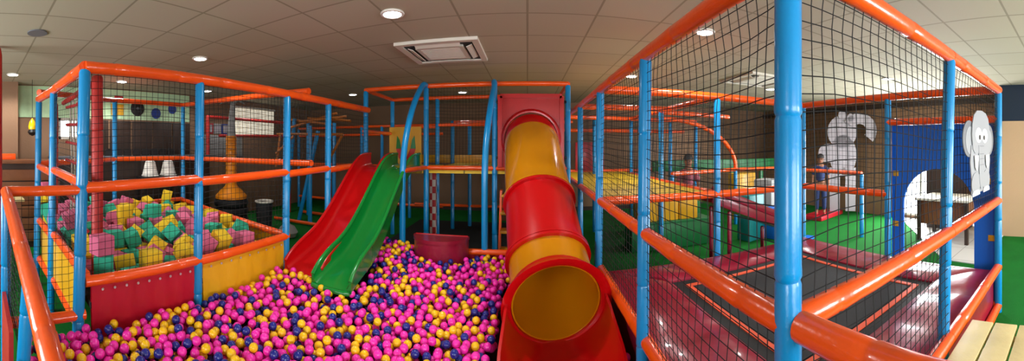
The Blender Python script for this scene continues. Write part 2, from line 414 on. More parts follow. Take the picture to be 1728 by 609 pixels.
nets = [
 ('black net on the cage side by the tube slide, upper bay at the big post', (TX[0],TY[0]), (TX[0],TY[1]), zM, zT),
 ('black net on the cage side by the tube slide, upper bay near the deck', (TX[0],TY[1]), (TX[0],TY[2]), zM, zT),
 ('black net on the cage side by the tube slide, lower bay at the big post', (TX[0],TY[0]), (TX[0],TY[1]), zL, zM),
 ('black net on the cage side by the tube slide, lower bay near the deck', (TX[0],TY[1]), (TX[0],TY[2]), zL, zM),
 ('black net on the bench side of the cage, upper bay beside the big blue post', (TX[0],TY[0]), (TX[1],TY[0]), zM, zT),
 ('black net on the bench side of the cage, upper bay carrying the elephant board', (TX[1],TY[0]), (TX[2],TY[0]), zM, zT),
 ('black net on the bench side of the cage, lower bay beside the big blue post', (TX[0],TY[0]), (TX[1],TY[0]), zL, zM),
 ('black net on the far cage side under the yellow deck edge', (TX[0],TY[2]), (TX[1],TY[2]), zM, zT),
 ('black net on the far cage side before the toddler corner', (TX[1],TY[2]), (TX[2],TY[2]), zM, zT),
 ('black net on the turf side of the cage beyond the blue arch panel', (TX[2],TY[1]), (TX[2],TY[2]), zM, zT),
 ('black net above the blue arch panel of the trampoline cage', (TX[2],TY[0]), (TX[2],TY[1]), 1.93, zT),
]
for i, (lb, p, q, z0, z1) in enumerate(nets):
    net('safety_net', lb, ((*p, z0), (*q, z0), (*q, z1), (*p, z1)), .057, .0023, .05, seed=i)
# blue arch panel on the turf side
P = thing('arch_panel', 'blue panel with an arched doorway at the side of the trampoline', 'play panel', (TX[2]+.04, 1.41, 0))
ay0, ay1, ac, ar, asp, atop = TY[0]+.03, TY[1]-.03, 1.46, .415, 1.0, 1.89
po = [(ay0, .3), (ac-ar, .3)] + [(ac+ar*math.cos(math.radians(a)), asp+ar*math.sin(math.radians(a))) for a in range(180, -1, -10)] + [(ac+ar, .3), (ay1, .3), (ay1, atop), (ay0, atop)]
mb = MB(); n = len(po)
# build as strips either side of the arch so that every face is convex
th = .03; xq = TX[2]+.045
def panel_piece(poly): mb.prism(poly, lambda u, v, w: (xq+w, u, v), th)
panel_piece([(ay0, .02), (ac-ar, .02), (ac-ar, atop), (ay0, atop)]); panel_piece([(ac+ar, .02), (ay1, .02), (ay1, atop), (ac+ar, atop)])
aa = [(ac+ar*math.cos(math.radians(a)), asp+ar*math.sin(math.radians(a))) for a in range(180, -1, -9)]
for (u0, v0), (u1, v1) in zip(aa, aa[1:]): panel_piece([(u0, v0), (u1, v1), (u1, atop), (u0, atop)])
mb.build('panel', M['bluepanel'], P, smooth=False)
for (yy, zz) in ((1.97, 1.35), (1.97, .78), (.86, .72), (.9, 1.3)):
    MB().box((xq-.006, yy-.035, zz-.03), (xq+.001, yy+.035, zz+.03), bev=.002).build('patch', M['yelpatch'], P)
# elephant board
E_ = thing('elephant_board', 'grey smiling elephant cutout board tied to the cage net above the bench side', 'cutout board', (2.58, .73, 1.27))
ex, ey, ez = TX[2]-.055, .965, 1.17
def E(poly, dx, nm, m, t=.018, par=None):
    """u to the viewer's right (towards -Y), v up"""
    MB_ = MB().prism(poly, lambda u, v, w: (2.57+u*2.75, (.725+(dx-w)*.4), 1.29+v*.745), t); return MB_.build(nm, M[m], par or E_, smooth=False)
def ell(cx, cy, rx, ry, n=24, a0=0, a1=360): return [(cx+rx*math.cos(math.radians(a0+(a1-a0)*i/n)), cy+ry*math.sin(math.radians(a0+(a1-a0)*i/n))) for i in range(n if a1-a0 == 360 else n+1)]
for sx in (-1, 1):
    E(ell(sx*.1, .56, .052, .17), .02, 'ear', 'greydk')
    E(ell(sx*.095, .545, .036, .13), .008, 'ear', 'grey', .01)
E([(-.1,.34), (-.085,.14), (-.09,.03), (.09,.03), (.085,.14), (.1,.34), (.09,.5), (-.09,.5)], .004, 'body', 'grey')
HD = E([(-.08,.46), (-.062,.42), (.062,.42), (.08,.46), (.09,.6), (.086,.7), (.072,.79), (.045,.84), (0,.855), (-.045,.84), (-.072,.79), (-.086,.7), (-.09,.6)], -.006, 'head', 'grey')
for sx in (-1, 1):
    E(ell(sx*.052, .13, .04, .11), -.006, 'leg', 'grey'); E(ell(sx*.052, .035, .034, .03, 16, 0, 180) + [(sx*.052-.034, .012), (sx*.052+.034, .012)], -.022, 'foot', 'eyewhite', .006)
    E(ell(sx*.031, .6, .029, .075), -.024, 'eye', 'eyewhite', .006, HD); E(ell(sx*.022, .58, .011, .026, 16), -.031, 'pupil', 'black', .003, HD)
    E([(sx*.055-.018, .4), (sx*.055+.018, .4), (sx*.055+.012, .29), (sx*.055, .25), (sx*.055-.012, .29)][::1], -.03, 'tusk', 'eyewhite', .012, HD)
tr = [(-.03,.5), (-.026,.3), (-.022,.14), (-.01,.06), (.01,.06), (.022,.14), (.026,.3), (.03,.5)]
TK = E(tr, -.018, 'trunk', 'grey', .012)
for v in (.49, .41, .36, .3): E([(-.02, v), (.02, v), (.02, v+.006), (-.02, v+.006)], -.031, 'crease', 'greydk', .002, TK)

# ------------------------------------------------------------------ handrail running from the big post towards the viewer, and the bench
G = thing('pit_handrail', 'orange padded handrail leading from the big blue post towards the viewer', 'handrail', (.74, .4, 0))
rail(G, (.735, .74, 1.115), (.76, .12, 1.1), .046); post(G, .77, .05, .001, 1.14, .042)
B = thing('wooden_bench', 'pale slatted wooden bench beside the trampoline cage', 'bench', (1.75, .53, 0))
for k in range(3):
    y0 = .71-.165*(k+1)+.015
    MB().box((1.1, y0, .425), (2.31, y0+.15, .46), bev=.006).build('slat', M['wood'], B)
for x in (1.18, 2.2):
    for y in (.28, .64): MB().box((x-.035, y-.03, .001), (x+.035, y+.03, .385), bev=.004).build('leg', M['wood'], B)
    MB().box((x-.03, .24, .385), (x+.03, .68, .425), bev=.004).build('crossbar', M['wood'], B)

# ------------------------------------------------------------------ yellow deck level behind the trampoline
D = thing('deck_frame', 'raised play deck with yellow mat floor behind the trampoline', 'play deck', (1.4, 5.1, 0))
for x, y in ((.72,4.72), (2.05,5.1), (2.05,6.7), (1.3,6.7), (.72,6.4), (2.9,6.7), (3.5,6.7)): post(D, x, y, .001, 2.2)
MB().box((.74, 3.46, 1.07), (2.05, 7.4, 1.125)).build('deck', M['yeldeck'], D, smooth=False)
for a, b in (((.72,3.4),(.72,4.72)), ((.72,4.72),(.72,6.4)), ((2.05,3.4),(2.05,5.1)), ((2.05,5.1),(2.05,6.7))):
    rail(D, (*a, 2.22), (*b, 2.22)); rail(D, (*a, 1.115), (*b, 1.115))
for a, b in (((.72,4.72),(2.05,4.72)), ((.72,6.4),(3.5,6.7)), ((2.05,5.1),(3.5,5.4))): rail(D, (*a, 2.2), (*b, 2.2))
rail(D, (.72,7.3,2.0), (3.5,7.3,2.0)); rail(D, (.72,7.3,1.14), (3.5,7.3,1.14))
MB().box((1.0, 7.25, 1.15), (1.06+.55, 7.3, 1.75), bev=.01).build('back_panel', M['redvinyl'], D)
net('safety_net', 'black net along the yellow deck facing the ball pit', ((.72,3.4,zM), (.72,4.72,zM), (.72,4.72,zT), (.72,3.4,zT)), .055, .0023, .04, seed=21)
net('safety_net', 'black net along the yellow deck facing the toddler corner', ((2.05,3.4,zM), (2.05,6.7,zM), (2.05,6.7,zT), (2.05,3.4,zT)), .055, .0023, .04, seed=22)
# maroon ramp down from the deck
RP = thing('padded_ramp', 'maroon padded ramp sloping down from the yellow deck corner', 'ramp', (2.7, 3.8, 0))
rot = Matrix.Rotation(math.atan2(.55, 1.35), 3, 'Y')
MB().box((2.0, 3.5, .72), (3.46, 4.15, .86), rot=rot, bev=.03).build('pad', M['maroon'], RP)
MB().box((2.0, 3.47, .84), (3.46, 3.56, .93), rot=rot, bev=.03).build('side_bolster', M['maroon'], RP)
for yy in (3.6, 4.05): post(RP, 3.22, yy, .001, .48, .03, 'maroon', name='leg'); post(RP, 2.35, yy, .001, .86, .03, 'maroon', name='leg')

# ------------------------------------------------------------------ toddler corner
K = thing('toddler_fence', 'low orange rail fence on blue posts around the toddler corner', 'fence', (4, 5.5, 0))
for x, y in ((5.24,3.7), (4.2,6.2), (5.2,6.0), (2.5,5.7)): post(K, x, y, .001, 1.15)
rail(K, (2.5,5.7,1.17), (4.2,6.2,1.17)); rail(K, (4.2,6.2,1.17), (5.2,6.0,1.17)); rail(K, (5.2,6.0,1.17), (5.24,3.7,1.17))
pa = []
for i in range(15):
    a = i/14*PI/2
    pa.append((4.2 - 1.75*math.cos(a)+.0, 6.2 - .1*math.cos(a), 1.17 + 1.05*math.sin(PI/2-a)) if False else (2.55 + 1.65*math.sin(a), 6.25-.05*math.sin(a), 1.2 + 1.0*math.cos(a)))
pipe(K, pa, .045, 'orange', 'arch_pipe')
W = thing('green_barrier', 'long green padded barrier at the back of the toddler corner', 'barrier', (4.3, 7, 0))
MB().box((2.6, 6.9, 1.13), (6.3, 7.02, 1.36), bev=.02).build('pad', M['greenpad'], W)
for x in (2.8, 3.7, 4.6, 5.5, 6.2): MB().box((x-.04, 6.93, .001), (x+.04, 7.0, 1.14), bev=.005).build('support', M['greenpad'], W)
def soft_block(label, lo, hi, m, rz=0, bev=.02):
    c = ((lo[0]+hi[0])/2, (lo[1]+hi[1])/2, lo[2])
    o = MB().box(lo, hi, rot=Matrix.Rotation(rz, 3, 'Z'), bev=bev).build('soft_block', M[m], loc=c)
    return tag(o, label, 'soft block', 'soft play blocks')
for k in range(3): soft_block(('yellow soft block under the deck, nearest the ball pit', 'yellow soft block under the deck, middle of three', 'yellow soft block under the deck, nearest the toddler corner')[k], (1.72+k*.36, 5.25, .45), (2.06+k*.36, 5.5, .83), 'yelvinyl')
SB = thing('green_soft_bench', 'long dark green padded bench carrying the three yellow blocks', 'soft bench', (2.25, 5.4, 0))
MB().box((1.6, 5.2, .002), (3.0, 5.6, .449), bev=.02).build('pad', M['greenpad'], SB)
MB().box((1.59, 5.19, .41), (3.01, 5.61, .452), bev=.01).build('top_seam', M['greenpad'], SB)
soft_block('blue soft block on the turf of the toddler corner', (4.0, 4.7, .002), (4.55, 5.05, .55), 'bluepanel', .3)
soft_block('teal soft block beside the maroon ramp', (3.55, 4.9, .002), (3.95, 5.2, .8), 'teal', .2)
soft_block('pale grey soft block behind the blue one', (4.3, 5.3, .002), (4.7, 5.7, 1.0), 'greycloth', .4)
soft_block('yellow soft block behind the toddler fence', (4.4, 6.5, .002), (5.0, 6.8, 1.05), 'yelvinyl', 0)
soft_block('thin blue mat lying on the turf behind the trampoline', (4.3, 4.25, .002), (4.6, 4.4, .05), 'bluepanel', .3, .008)
mt = soft_block('red floor mat under the child in navy', (5.7, 5.25, .002), (6.75, 5.75, .1), 'redvinyl', .2, .02)
# pale animal-shaped board on the far side wall
AB = thing('animal_board', 'large pale elephant-like cutout board on the brown wall beyond the trampoline', 'cutout board', (6.75, 5.2, .1))
abx, aby, abz = 6.86, 5.4, 1.15
tg = Vector((-.66, .0, 0))
def A(poly, dx, nm, m, t=.03):
    d = Vector((math.cos(.9), -math.sin(.9), 0)); nrm = Vector((-math.sin(.9), -math.cos(.9), 0))
    MB().prism(poly, lambda u, v, w: tuple(Vector((6.75, 5.2, 0)) + d*u + nrm*(w-dx) + Vector((0, 0, v))), t).build(nm, M[m], AB, smooth=False)
A(ell(-.12, 2.02, .36, .4), 0, 'head', 'pale'); A(ell(-.1, 1.45, .33, .5), .0, 'body', 'pale')
A([(x, y) for x, y in arc(.3, 2.05, .42, 150, -40, 14)] + [(x, y) for x, y in arc(.3, 2.05, .16, -40, 150, 14)], -.035, 'trunk', 'pale')
A(ell(-.45, 1.5, .25, .23), -.035, 'ear', 'pale'); A(ell(-.12, 2.42, .1, .1, 16), -.035, 'tuft', 'pale'); A(ell(.08, 2.36, .08, .1, 16), -.035, 'tuft', 'pale')
for u in (-.3, .08): A([(u-.12, .1), (u+.12, .1), (u+.13, 1.15), (u-.13, 1.15)], -.03, 'leg', 'pale')
tag(MB().box((6.0, 6.9, 2.05), (6.5, 6.97, 2.18), bev=.01).build('wall_unit', M['dark'], loc=(6.25, 6.93, 2.05)), 'small dark wall unit high up beyond the blue panel', 'wall unit')
PRT = thing('wall_speaker', 'dark slim box mounted high on the wall past the blue arch', 'speaker', (7.15, 3.75, 2.0))
MB().box((7.06, 3.7, 2.1), (7.2, 4.1, 2.24), bev=.01).build('case', M['dark'], PRT); MB().box((7.05, 3.62, 2.12), (7.2, 3.7, 2.22), bev=.005).build('end_cap', M['acwhite'], PRT)
DK = thing('dark_table', 'dark brown table with a pale top edge seen through the blue arch', 'table', (5.9, 2.3, 0))
MB().box((5.5, 1.75, .72), (6.3, 2.75, .76), bev=.005).build('table_top', M['acwhite'], DK)
MB().box((5.6, 1.82, .3), (6.2, 2.68, .718), bev=.005).build('cupboard', M['brownwood'], DK)
for x in (5.56, 6.24):
    for y in (1.81, 2.69): MB().box((x-.03, y-.03, .013), (x+.03, y+.03, .72)).build('leg', M['darkwood'], DK, smooth=False)
CB = thing('dark_cabinet', 'tall dark brown cabinet standing before the bright window past the arch', 'cabinet', (6.7, 2.4, 0))
MB().box((6.5, 2.12, .013), (6.95, 2.98, 1.22), bev=.008).build('carcass', M['darkwood'], CB); 
for y0 in (2.14, 2.56): MB().box((6.485, y0, .08), (6.5, y0+.4, 1.18), bev=.003).build('door', M['darkwood'], CB)

# ------------------------------------------------------------------ slide tower
TW = thing('slide_tower', 'tall blue and orange slide tower behind the ball pit', 'play frame', (-.9, 5.5, 0))
tt, td = 2.54, 1.35
yF, yB, yA = 4.9, 6.15, 4.15
xA, xB = -1.46, -.46
for x, y, z in ((-2.44,yF,tt), (xA,yF,tt), (xB,yF,tt), (.57,yF,tt), (-2.5,yB,tt), (-1.62,yB,tt), (-1.5,6.9,2.2), (-1.2,7.2,2.2), (.57,yB,tt)): post(TW, x, y, .001, z-.02)
for a, b in (((-2.44,yF),(xA,yF)), ((xA,yF),(xB,yF)), ((xB,yF),(.57,yF)), ((-2.44,yF),(-2.5,yB)), ((.57,yF),(.57,yB)), ((-2.5,yB),(-1.62,yB)), ((-1.62,yB),(.57,yB))): rail(TW, (*a, tt), (*b, tt), .034)
for a, b in (((xA,yF),(xB,yF)), ((xB,yF),(.57,yF)), ((xA,yF),(xA-.08,yA)), ((.57,yF),(.57,yB))): rail(TW, (*a, td), (*b, td), .034)
for a, b, z in (((-2.44,yB),(-1.62,yB),2.02), ((-1.62,yB+.0),(.57,yB),2.05), ((-2.5,yF+.05),(-2.5,yB),1.9), ((-1.5,6.9),(.9,6.9),2.15), ((-2.4,7.2),(.9,7.2),.42)): rail(TW, (*a, z), (*b, z), .03)
pipe(TW, [(-1.2,7.2,2.18), (-.9,7.0,2.12), (-.4,6.95,2.1), (.5,6.95,2.1)], .03, 'orange', 'curved_rail')
MB().box((xA+.03, yF+.03, td-.08), (.55, yB+1.2, td-.02)).build('deck', M['yeldeck'], TW, smooth=False)
MB().box((-2.42, yA+.62, td-.08), (xA-.03, yB, td-.02)).build('deck', M['yeldeck'], TW, smooth=False)
MB().box((-2.3, 6.95, td-.02), (.5, 7.0, td+.14)).build('kick_board', M['yelvinyl'], TW, smooth=False)
for xt, xb in ((xA, xA-.09), (xB, xB-.05)):
    pts = [(xb, yA, .12), (xb, yA, .6), (xb, yA, 1.05), (xb, yA+.01, 1.4), (xb+.01, yA+.06, 1.7), (xb+.03, yA+.17, 2.0), (xb+.05, yA+.35, 2.28), (xb+.07, yA+.54, 2.47), (xt, yF-.1, 2.56), (xt, yF, tt)]
    # smooth
    q = [Vector(p) for p in pts]
    for _ in range(2):
        n2 = [q[0]]
        for a, b in zip(q, q[1:]): n2 += [a*.75+b*.25, a*.25+b*.75]
        q = n2 + [q[-1]]
    pipe(TW, q, .04, 'blue', 'arch_post', 16)
rail(TW, (-2.3, yA-.02, .4), (xA-.05, yA-.02, .4), .035, name='base_rail'); rail(TW, (xA-.05, yA-.02, .4), (xB, yA-.02, .4), .035, name='base_rail'); rail(TW, (xB, yA-.02, .4), (.62, yA-.02, .4), .035, name='base_rail')
MB().box((xA-.02, yA+.0, .08), (.66, yA+.03, .38)).build('base_panel', M['redvinyl'], TW, smooth=False)
net('safety_net', 'fine black net across the middle bay of the slide tower', ((xA,yF,td), (xB,yF,td), (xB,yF,tt), (xA,yF,tt)), .045, .0016, .03, seed=31)
net('safety_net', 'fine black net at the back of the slide tower', ((-1.62,yB,td), (.57,yB,td), (.57,yB,tt), (-1.62,yB,tt)), .06, .0018, .03, seed=32)
# yellow decorated panel at the back of the tower
YP = thing('decorated_panel', 'yellow panel with two red and green leaf shapes above the slides', 'play panel', (-2.0, yB-.08, td))
MB().box((-2.52, yB-.1, td-.02), (-1.9, yB-.07, 2.02)).build('panel', M['yelvinyl'], YP, smooth=False)
for cx, s in ((-2.33, 1), (-2.05, -1)):
    MB().prism([(cx+a*s if s > 0 else cx+a*s, b) for a, b in ((-.05,1.62), (.0,1.45), (.1,1.36), (.13,1.45), (.05,1.62))], lambda u, v, w: (u, yB-.105-w, v), .008).build('red_shape', M['redslide'], YP, smooth=False)
    MB().prism([(cx+a*s, b) for a, b in ((-.05,1.62), (.05,1.62), (.02,1.78), (-.03,1.86))], lambda u, v, w: (u, yB-.105-w, v), .008).build('green_shape', M['greenslide'], YP, smooth=False)
for x in (-1.55,): 
    CK = thing('checker_post', 'red and white checked square post under the slide tower deck', 'post', (x, 5.6, 0))
    MB().box((x-.04, 5.55, .06), (x+.05, 5.65, td-.09), bev=.004).build('shaft', M['checker'], CK); MB().box((x-.08, 5.51, .001), (x+.09, 5.69, .06), bev=.004).build('foot', M['dark'], CK)
tag(MB().box((-.6, 7.8, .001), (.3, 7.9, 1.15), bev=.01).build('screen_board', M['brownwood'], loc=(-.15, 7.85, 0)), 'upright brown board behind the tower legs', 'board')
# half-round red step
HS = thing('round_step', 'red half-round padded step in front of the tower base', 'step', (-1.0, yA-.1, 0))
hp = [(-1.02+.33*math.cos(math.radians(a)), yA-.08+.3*math.sin(math.radians(a))) for a in range(180, 361, 9)]
MB().prism(hp, lambda u, v, w: (u, v, .2+w), .36).build('body', M['maroon'], HS)
MB().prism([(-1.02+(u+1.02)*1.03, v+(v-yA+.08)*.03) for u, v in hp], lambda u, v, w: (u, v, .56+w), .035).build('top', M['maroon'], HS)
MB().box((-1.34, yA-.09, .595), (-.7, yA-.075, .602)).build('seam', M['redslide'], HS, smooth=False)
# yellow steps by the tube slide
ST = thing('ladder_steps', 'yellow wooden steps beside the tube slide leading up to the tower', 'steps', (-.15, 4.6, 0))
for k in range(4): MB().box((-.36, 4.42+k*.12, .3+k*.22), (.36, 4.62+k*.12, .335+k*.22), bev=.004).build('tread', M['yelvinyl'], ST)
for x in (-.38, .36): MB().box((x, 4.4, .0), (x+.03, 5.0, .06)).add([(x,4.42,.05),(x+.03,4.42,.05),(x+.03,4.5,.05),(x,4.5,.05),(x,4.82,1.05),(x+.03,4.82,1.05),(x+.03,4.98,1.05),(x,4.98,1.05)], [(0,3,2,1),(4,5,6,7),(0,1,5,4),(1,2,6,5),(2,3,7,6),(3,0,4,7)]).build('stringer', M['orange'], ST, smooth=False)

# ------------------------------------------------------------------ open slides
def smooth_pts(q, n=2):
    q = [Vector(p) for p in q]
    for _ in range(n):
        m2 = [q[0]]
        for a, b in zip(q, q[1:]): m2 += [a*.75+b*.25, a*.25+b*.75]
        q = m2 + [q[-1]]
    return q
def open_slide(name, label, prof, m):
    """prof: list of (centre x, y, bed z, half width, wall height)"""
    t = thing(name, label, 'slide', (prof[0][0], (prof[0][1]+prof[-1][1])/2, 0))
    q5 = [list(p) for p in prof]
    for _ in range(3):
        n2 = [q5[0]]
        for a, b in zip(q5, q5[1:]):
            n2.append([x*.75+y*.25 for x, y in zip(a, b)]); n2.append([x*.25+y*.75 for x, y in zip(a, b)])
        q5 = n2 + [q5[-1]]
    sec = []
    vs = []; 
    for cx, y, z, w, h in q5:
        inner = [(-w, h), (-w, .05), (-w+.015, .02), (-w+.05, 0), (w-.05, 0), (w-.015, .02), (w, .05), (w, h)]
        outer = [(w+.022, h), (w+.022, -.02), (w-.02, -.05), (-w+.02, -.05), (-w-.022, -.02), (-w-.022, h)]
        vs.append([Vector((cx+a, y, z+b)) for a, b in inner+outer])
    n = len(vs[0]); fl = [p for s in vs for p in s]; fs = []
    for i in range(len(vs)-1):
        for k in range(n): fs.append((i*n+k, i*n+(k+1) % n, (i+1)*n+(k+1) % n, (i+1)*n+k))
    fs.append(tuple(range(n))); fs.append(tuple((len(vs)-1)*n+k for k in range(n))[::-1])
    MB().add(fl, fs).build('chute', M[m], t)
    for s in (-1, 1):
        MB().tube([(cx+s*(w+.011), y, z+h) for cx, y, z, w, h in q5], .021, 10).build('side_rim', M[m], t)
    cx, y, z, w, h = q5[-1]
    MB().tube([(cx-w-.01, y-.005, z-.015), (cx-w+.05, y-.012, z-.022), (cx+w-.05, y-.012, z-.022), (cx+w+.01, y-.005, z-.015)], .024, 10).build('lip', M[m], t)
    return t
open_slide('open_slide', 'red open slide beside the green slide, running down into the balls',
    [(-2.14,4.85,1.37,.185,.18), (-2.14,4.55,1.36,.185,.18), (-2.14,4.3,1.24,.185,.18), (-2.13,3.95,.95,.195,.18), (-2.12,3.62,.69,.2,.18), (-2.11,3.35,.54,.205,.17), (-2.105,3.1,.47,.21,.16), (-2.1,2.9,.42,.21,.13), (-2.1,2.8,.39,.21,.08)], 'redslide')
open_slide('open_slide', 'green open slide between the red slide and the blue arch post',
    [(-1.72,4.85,1.37,.165,.18), (-1.72,4.52,1.36,.165,.18), (-1.72,4.25,1.24,.165,.18), (-1.71,3.85,.93,.165,.19), (-1.7,3.48,.66,.17,.18), (-1.69,3.2,.52,.175,.18), (-1.69,2.95,.46,.18,.17), (-1.69,2.78,.42,.185,.13), (-1.69,2.68,.38,.19,.08)], 'greenslide')

# ------------------------------------------------------------------ tube slide
TS = thing('tube_slide', 'large red and yellow tube slide coming down into the ball pit', 'slide', (.15, 3.6, 0))
def frame_at(p, a):
    a = Vector(a).normalized(); x = Vector((1,0,0)); x = (x - a*x.dot(a)).normalized(); u = x.cross(a) if False else a.cross(x)
    if u.z < 0: u = -u
    return x, u
def shell(path, ro, ri, nm, m, n=40, a0=0, a1=360):
    """hollow pipe of the given outer and inner radii along path [(point, axis)]"""
    full = a1-a0 == 360; K = n if full else n+1
    rows = []
    for p, a, *rr in path:
        x, u = frame_at(p, a); p = Vector(p); o_, i_ = (rr[0], rr[1]) if rr else (ro, ri)
        rows.append([p + (x*math.cos(math.radians(a0+(a1-a0)*k/n)) + u*math.sin(math.radians(a0+(a1-a0)*k/n)))*o_ for k in range(K)] +
                    [p + (x*math.cos(math.radians(a0+(a1-a0)*k/n)) + u*math.sin(math.radians(a0+(a1-a0)*k/n)))*i_ for k in range(K)])
    vs = [v for r in rows for v in r]; fs = []; S = 2*K
    for i in range(len(rows)-1):
        for k in range(K if full else K-1):
            j = (k+1) % K
            fs.append((i*S+k, i*S+j, (i+1)*S+j, (i+1)*S+k)); fs.append((i*S+K+j, i*S+K+k, (i+1)*S+K+k, (i+1)*S+K+j))
        if not full:
            for k in (0, K-1): fs.append((i*S+k, (i+1)*S+k, (i+1)*S+K+k, i*S+K+k))
    for i in (0, len(rows)-1):
        for k in range(K if full else K-1):
            j = (k+1) % K; fs.append((i*S+k, i*S+K+k, i*S+K+j, i*S+j))
    MB().add(vs, fs).build(nm, M[m], TS)
cp = smooth_pts([(.05,4.86,1.76), (.06,4.72,1.70), (.08,4.4,1.47), (.12,3.95,1.14), (.165,3.45,.77), (.2,3.15,.55), (.225,2.9,.42), (.235,2.8,.39)], 3)
cum = [0]
for a, b in zip(cp, cp[1:]): cum.append(cum[-1] + (b-a).length)
def at(s):
    s = max(0, min(cum[-1], s))
    for i in range(len(cum)-1):
        if s <= cum[i+1]: 
            f = (s-cum[i])/(cum[i+1]-cum[i]); p = cp[i].lerp(cp[i+1], f); break
    i0 = max(0, i-2); i1 = min(len(cp)-1, i+3)
    return p, (cp[i1]-cp[i0]).normalized()
def seg(s0, s1, n): return [at(s0+(s1-s0)*k/n) for k in range(n+1)]
TR = .365; S = cum[-1]
s1, s2, s3 = S*.50, S*.80, S
s0 = .2; shell(seg(0, s0, 6), TR, TR-.012, 'tube_section', 'redslide'); shell(seg(s0, s1, 14), TR+.003, TR-.01, 'tube_section', 'yelslide'); shell(seg(s1, s2, 12), TR+.004, TR-.01, 'tube_section', 'redslide'); shell(seg(s1+.25, s3-.0, 18), TR, TR-.013, 'tube_section', 'yelslide')
shell([(Vector((.05,4.85,1.76)), (0,-1,-.02), TR+.055, TR), (Vector((.05,4.82,1.76)), (0,-1,-.05), TR+.05, TR), (Vector((.05,4.76,1.755)), (0,-1,-.1), TR+.02, TR)], 0, 0, 'flange', 'redslide')
for sc, m in ((s1, 'yelslide'), (s1+.035, 'redslide'), (s2-.0, 'redslide'), (s2+.035, 'redslide')):
    p, a = at(sc); shell([(p - a*.014, a), (p + a*.014, a)], TR+.035, TR-.005, 'joint_ring', m)
# panel with hole
mb = MB(); pc = (.05, 1.76); pw, pz0, pz1 = .43, 1.43, 2.36
ring_o = []
N_ = 40
for k in range(N_):
    a = 2*PI*k/N_; c, s_ = math.cos(a), math.sin(a)
    tx = pw/abs(c) if abs(c) > 1e-6 else 9; tz = ((pz1-pc[1]) if s_ > 0 else (pc[1]-1.37))/abs(s_) if abs(s_) > 1e-6 else 9
    rr = max(min(tx, tz), TR+.01); ring_o.append((pc[0]+c*rr, pc[1]+s_*rr))
ring_i = [(pc[0]+TR*math.cos(2*PI*k/N_), pc[1]+TR*math.sin(2*PI*k/N_)) for k in range(N_)]
for k in range(N_):
    j = (k+1) % N_; mb.prism([ring_i[k], ring_o[k], ring_o[j], ring_i[j]], lambda u, v, w: (u, 4.87+w, v), .03)
for sx in (-1, 1): mb.box((pc[0]+sx*pw-.03, 4.845, 1.37), (pc[0]+sx*pw+.03, 4.9, pz1+.0))
MP = mb.box((pc[0]-pw, 4.845, pz1-.03), (pc[0]+pw, 4.9, pz1+.03)).build('mounting_panel', M['redslide'], TS, smooth=False)
for sx in (-1, 1):
    for z in (1.5, 2.28): MB().box((pc[0]+sx*(pw+.05)-.03, 4.87, z-.02), (pc[0]+sx*(pw+.05)+.03, 4.9, z+.02), bev=.005).build('bolt', M['dark'], MP)
# exit hood: closed ring at the mouth that opens forward into a trough
p, a = at(S)
x_, u_ = frame_at(p, a)
shell([(p-a*.10, a, TR+.02, TR+.002), (p-a*.04, a, TR+.03, TR+.004), (p+a*.02, a, TR+.075, TR+.004), (p+a*.05, a, TR+.085, TR+.05)], 0, 0, 'mouth_ring', 'redslide')
rows = []
stn = [(-.13, 205, .385), (0.0, 205, .40), (.06, 200, .40), (.16, 190, .405), (.3, 178, .41), (.5, 165, .42), (.75, 150, .42), (1.0, 140, .42)]
K = 28; vs = []; fs = []
for dy, span, rad in stn:
    cx, cy, cz = p.x+.005-.02*dy, p.y-dy+.02, p.z - .1*dy
    bottom = max(.03, cz-TR*.98)
    for rr in (rad, rad-.02):
        for k in range(K+1):
            an = math.radians(-90 - span/2*1.0 + span*k/K)
            X = cx + rr*1.03*math.cos(an)
            Z = cz + rr*math.sin(an)
            Z = max(Z, bottom + (.0 if rr != rad else -.02)); vs.append((X, cy, Z))
Sz = 2*(K+1)
for i in range(len(stn)-1):
    for k in range(K):
        fs.append((i*Sz+k, i*Sz+k+1, (i+1)*Sz+k+1, (i+1)*Sz+k)); fs.append((i*Sz+K+1+k+1, i*Sz+K+1+k, (i+1)*Sz+K+1+k, (i+1)*Sz+K+2+k))
    for k in (0, K): fs.append((i*Sz+k, (i+1)*Sz+k, (i+1)*Sz+K+1+k, i*Sz+K+1+k))
for i in (0, len(stn)-1):
    for k in range(K): fs.append((i*Sz+k, i*Sz+k+1, i*Sz+K+2+k, i*Sz+K+1+k))
MB().add(vs, fs).build('exit_trough', M['redslide'], TS)

# ------------------------------------------------------------------ foam cube pit
XL = -2.38
FP = thing('foam_pit_frame', 'blue and orange padded frame around the foam cube pit', 'play frame', (-3.9, 2, 0))
py = (.75, 1.75, 2.9, 3.72)
fx = -5.35
for x, y, z in ((XL,.75,zT), (XL,1.75,zT), (XL,2.9,zT), (XL,3.72,zT), (-3.42,.75,zT), (-4.1,.72,zT)): post(FP, x, y, .001, z-.02, .043 if y == .75 and x == XL else PR, lean=(0, .06 if y == .75 and x == XL else .03))
for x, y in ((fx,2.2), (fx,3.55)): post(FP, x, y, .001, 2.42)
ys = (.75, 1.75, 2.9, 3.72, 4.86)
for a, b in zip(ys, ys[1:]): rail(FP, (XL, a, zT), (XL, b, zT), .044)
for a, b in zip(ys[:-1], ys[1:]): rail(FP, (XL, a, 1.36), (XL, b, 1.38 if b < 4.5 else 1.4), .04)
for a, b in (((XL,.75),(-3.42,.75)), ((-3.42,.75),(-4.1,.72))): rail(FP, (*a, zT), (*b, zT), .044); rail(FP, (*a, 1.38), (*b, 1.42)); rail(FP, (*a, .74), (*b, .78)); rail(FP, (*a, .3), (*b, .33))
rail(FP, (-4.1,.72,2.3), (fx,2.2,2.42)); rail(FP, (fx,2.2,2.42), (fx,3.55,2.42)); rail(FP, (fx,3.55,2.42), (XL,3.3,2.3))
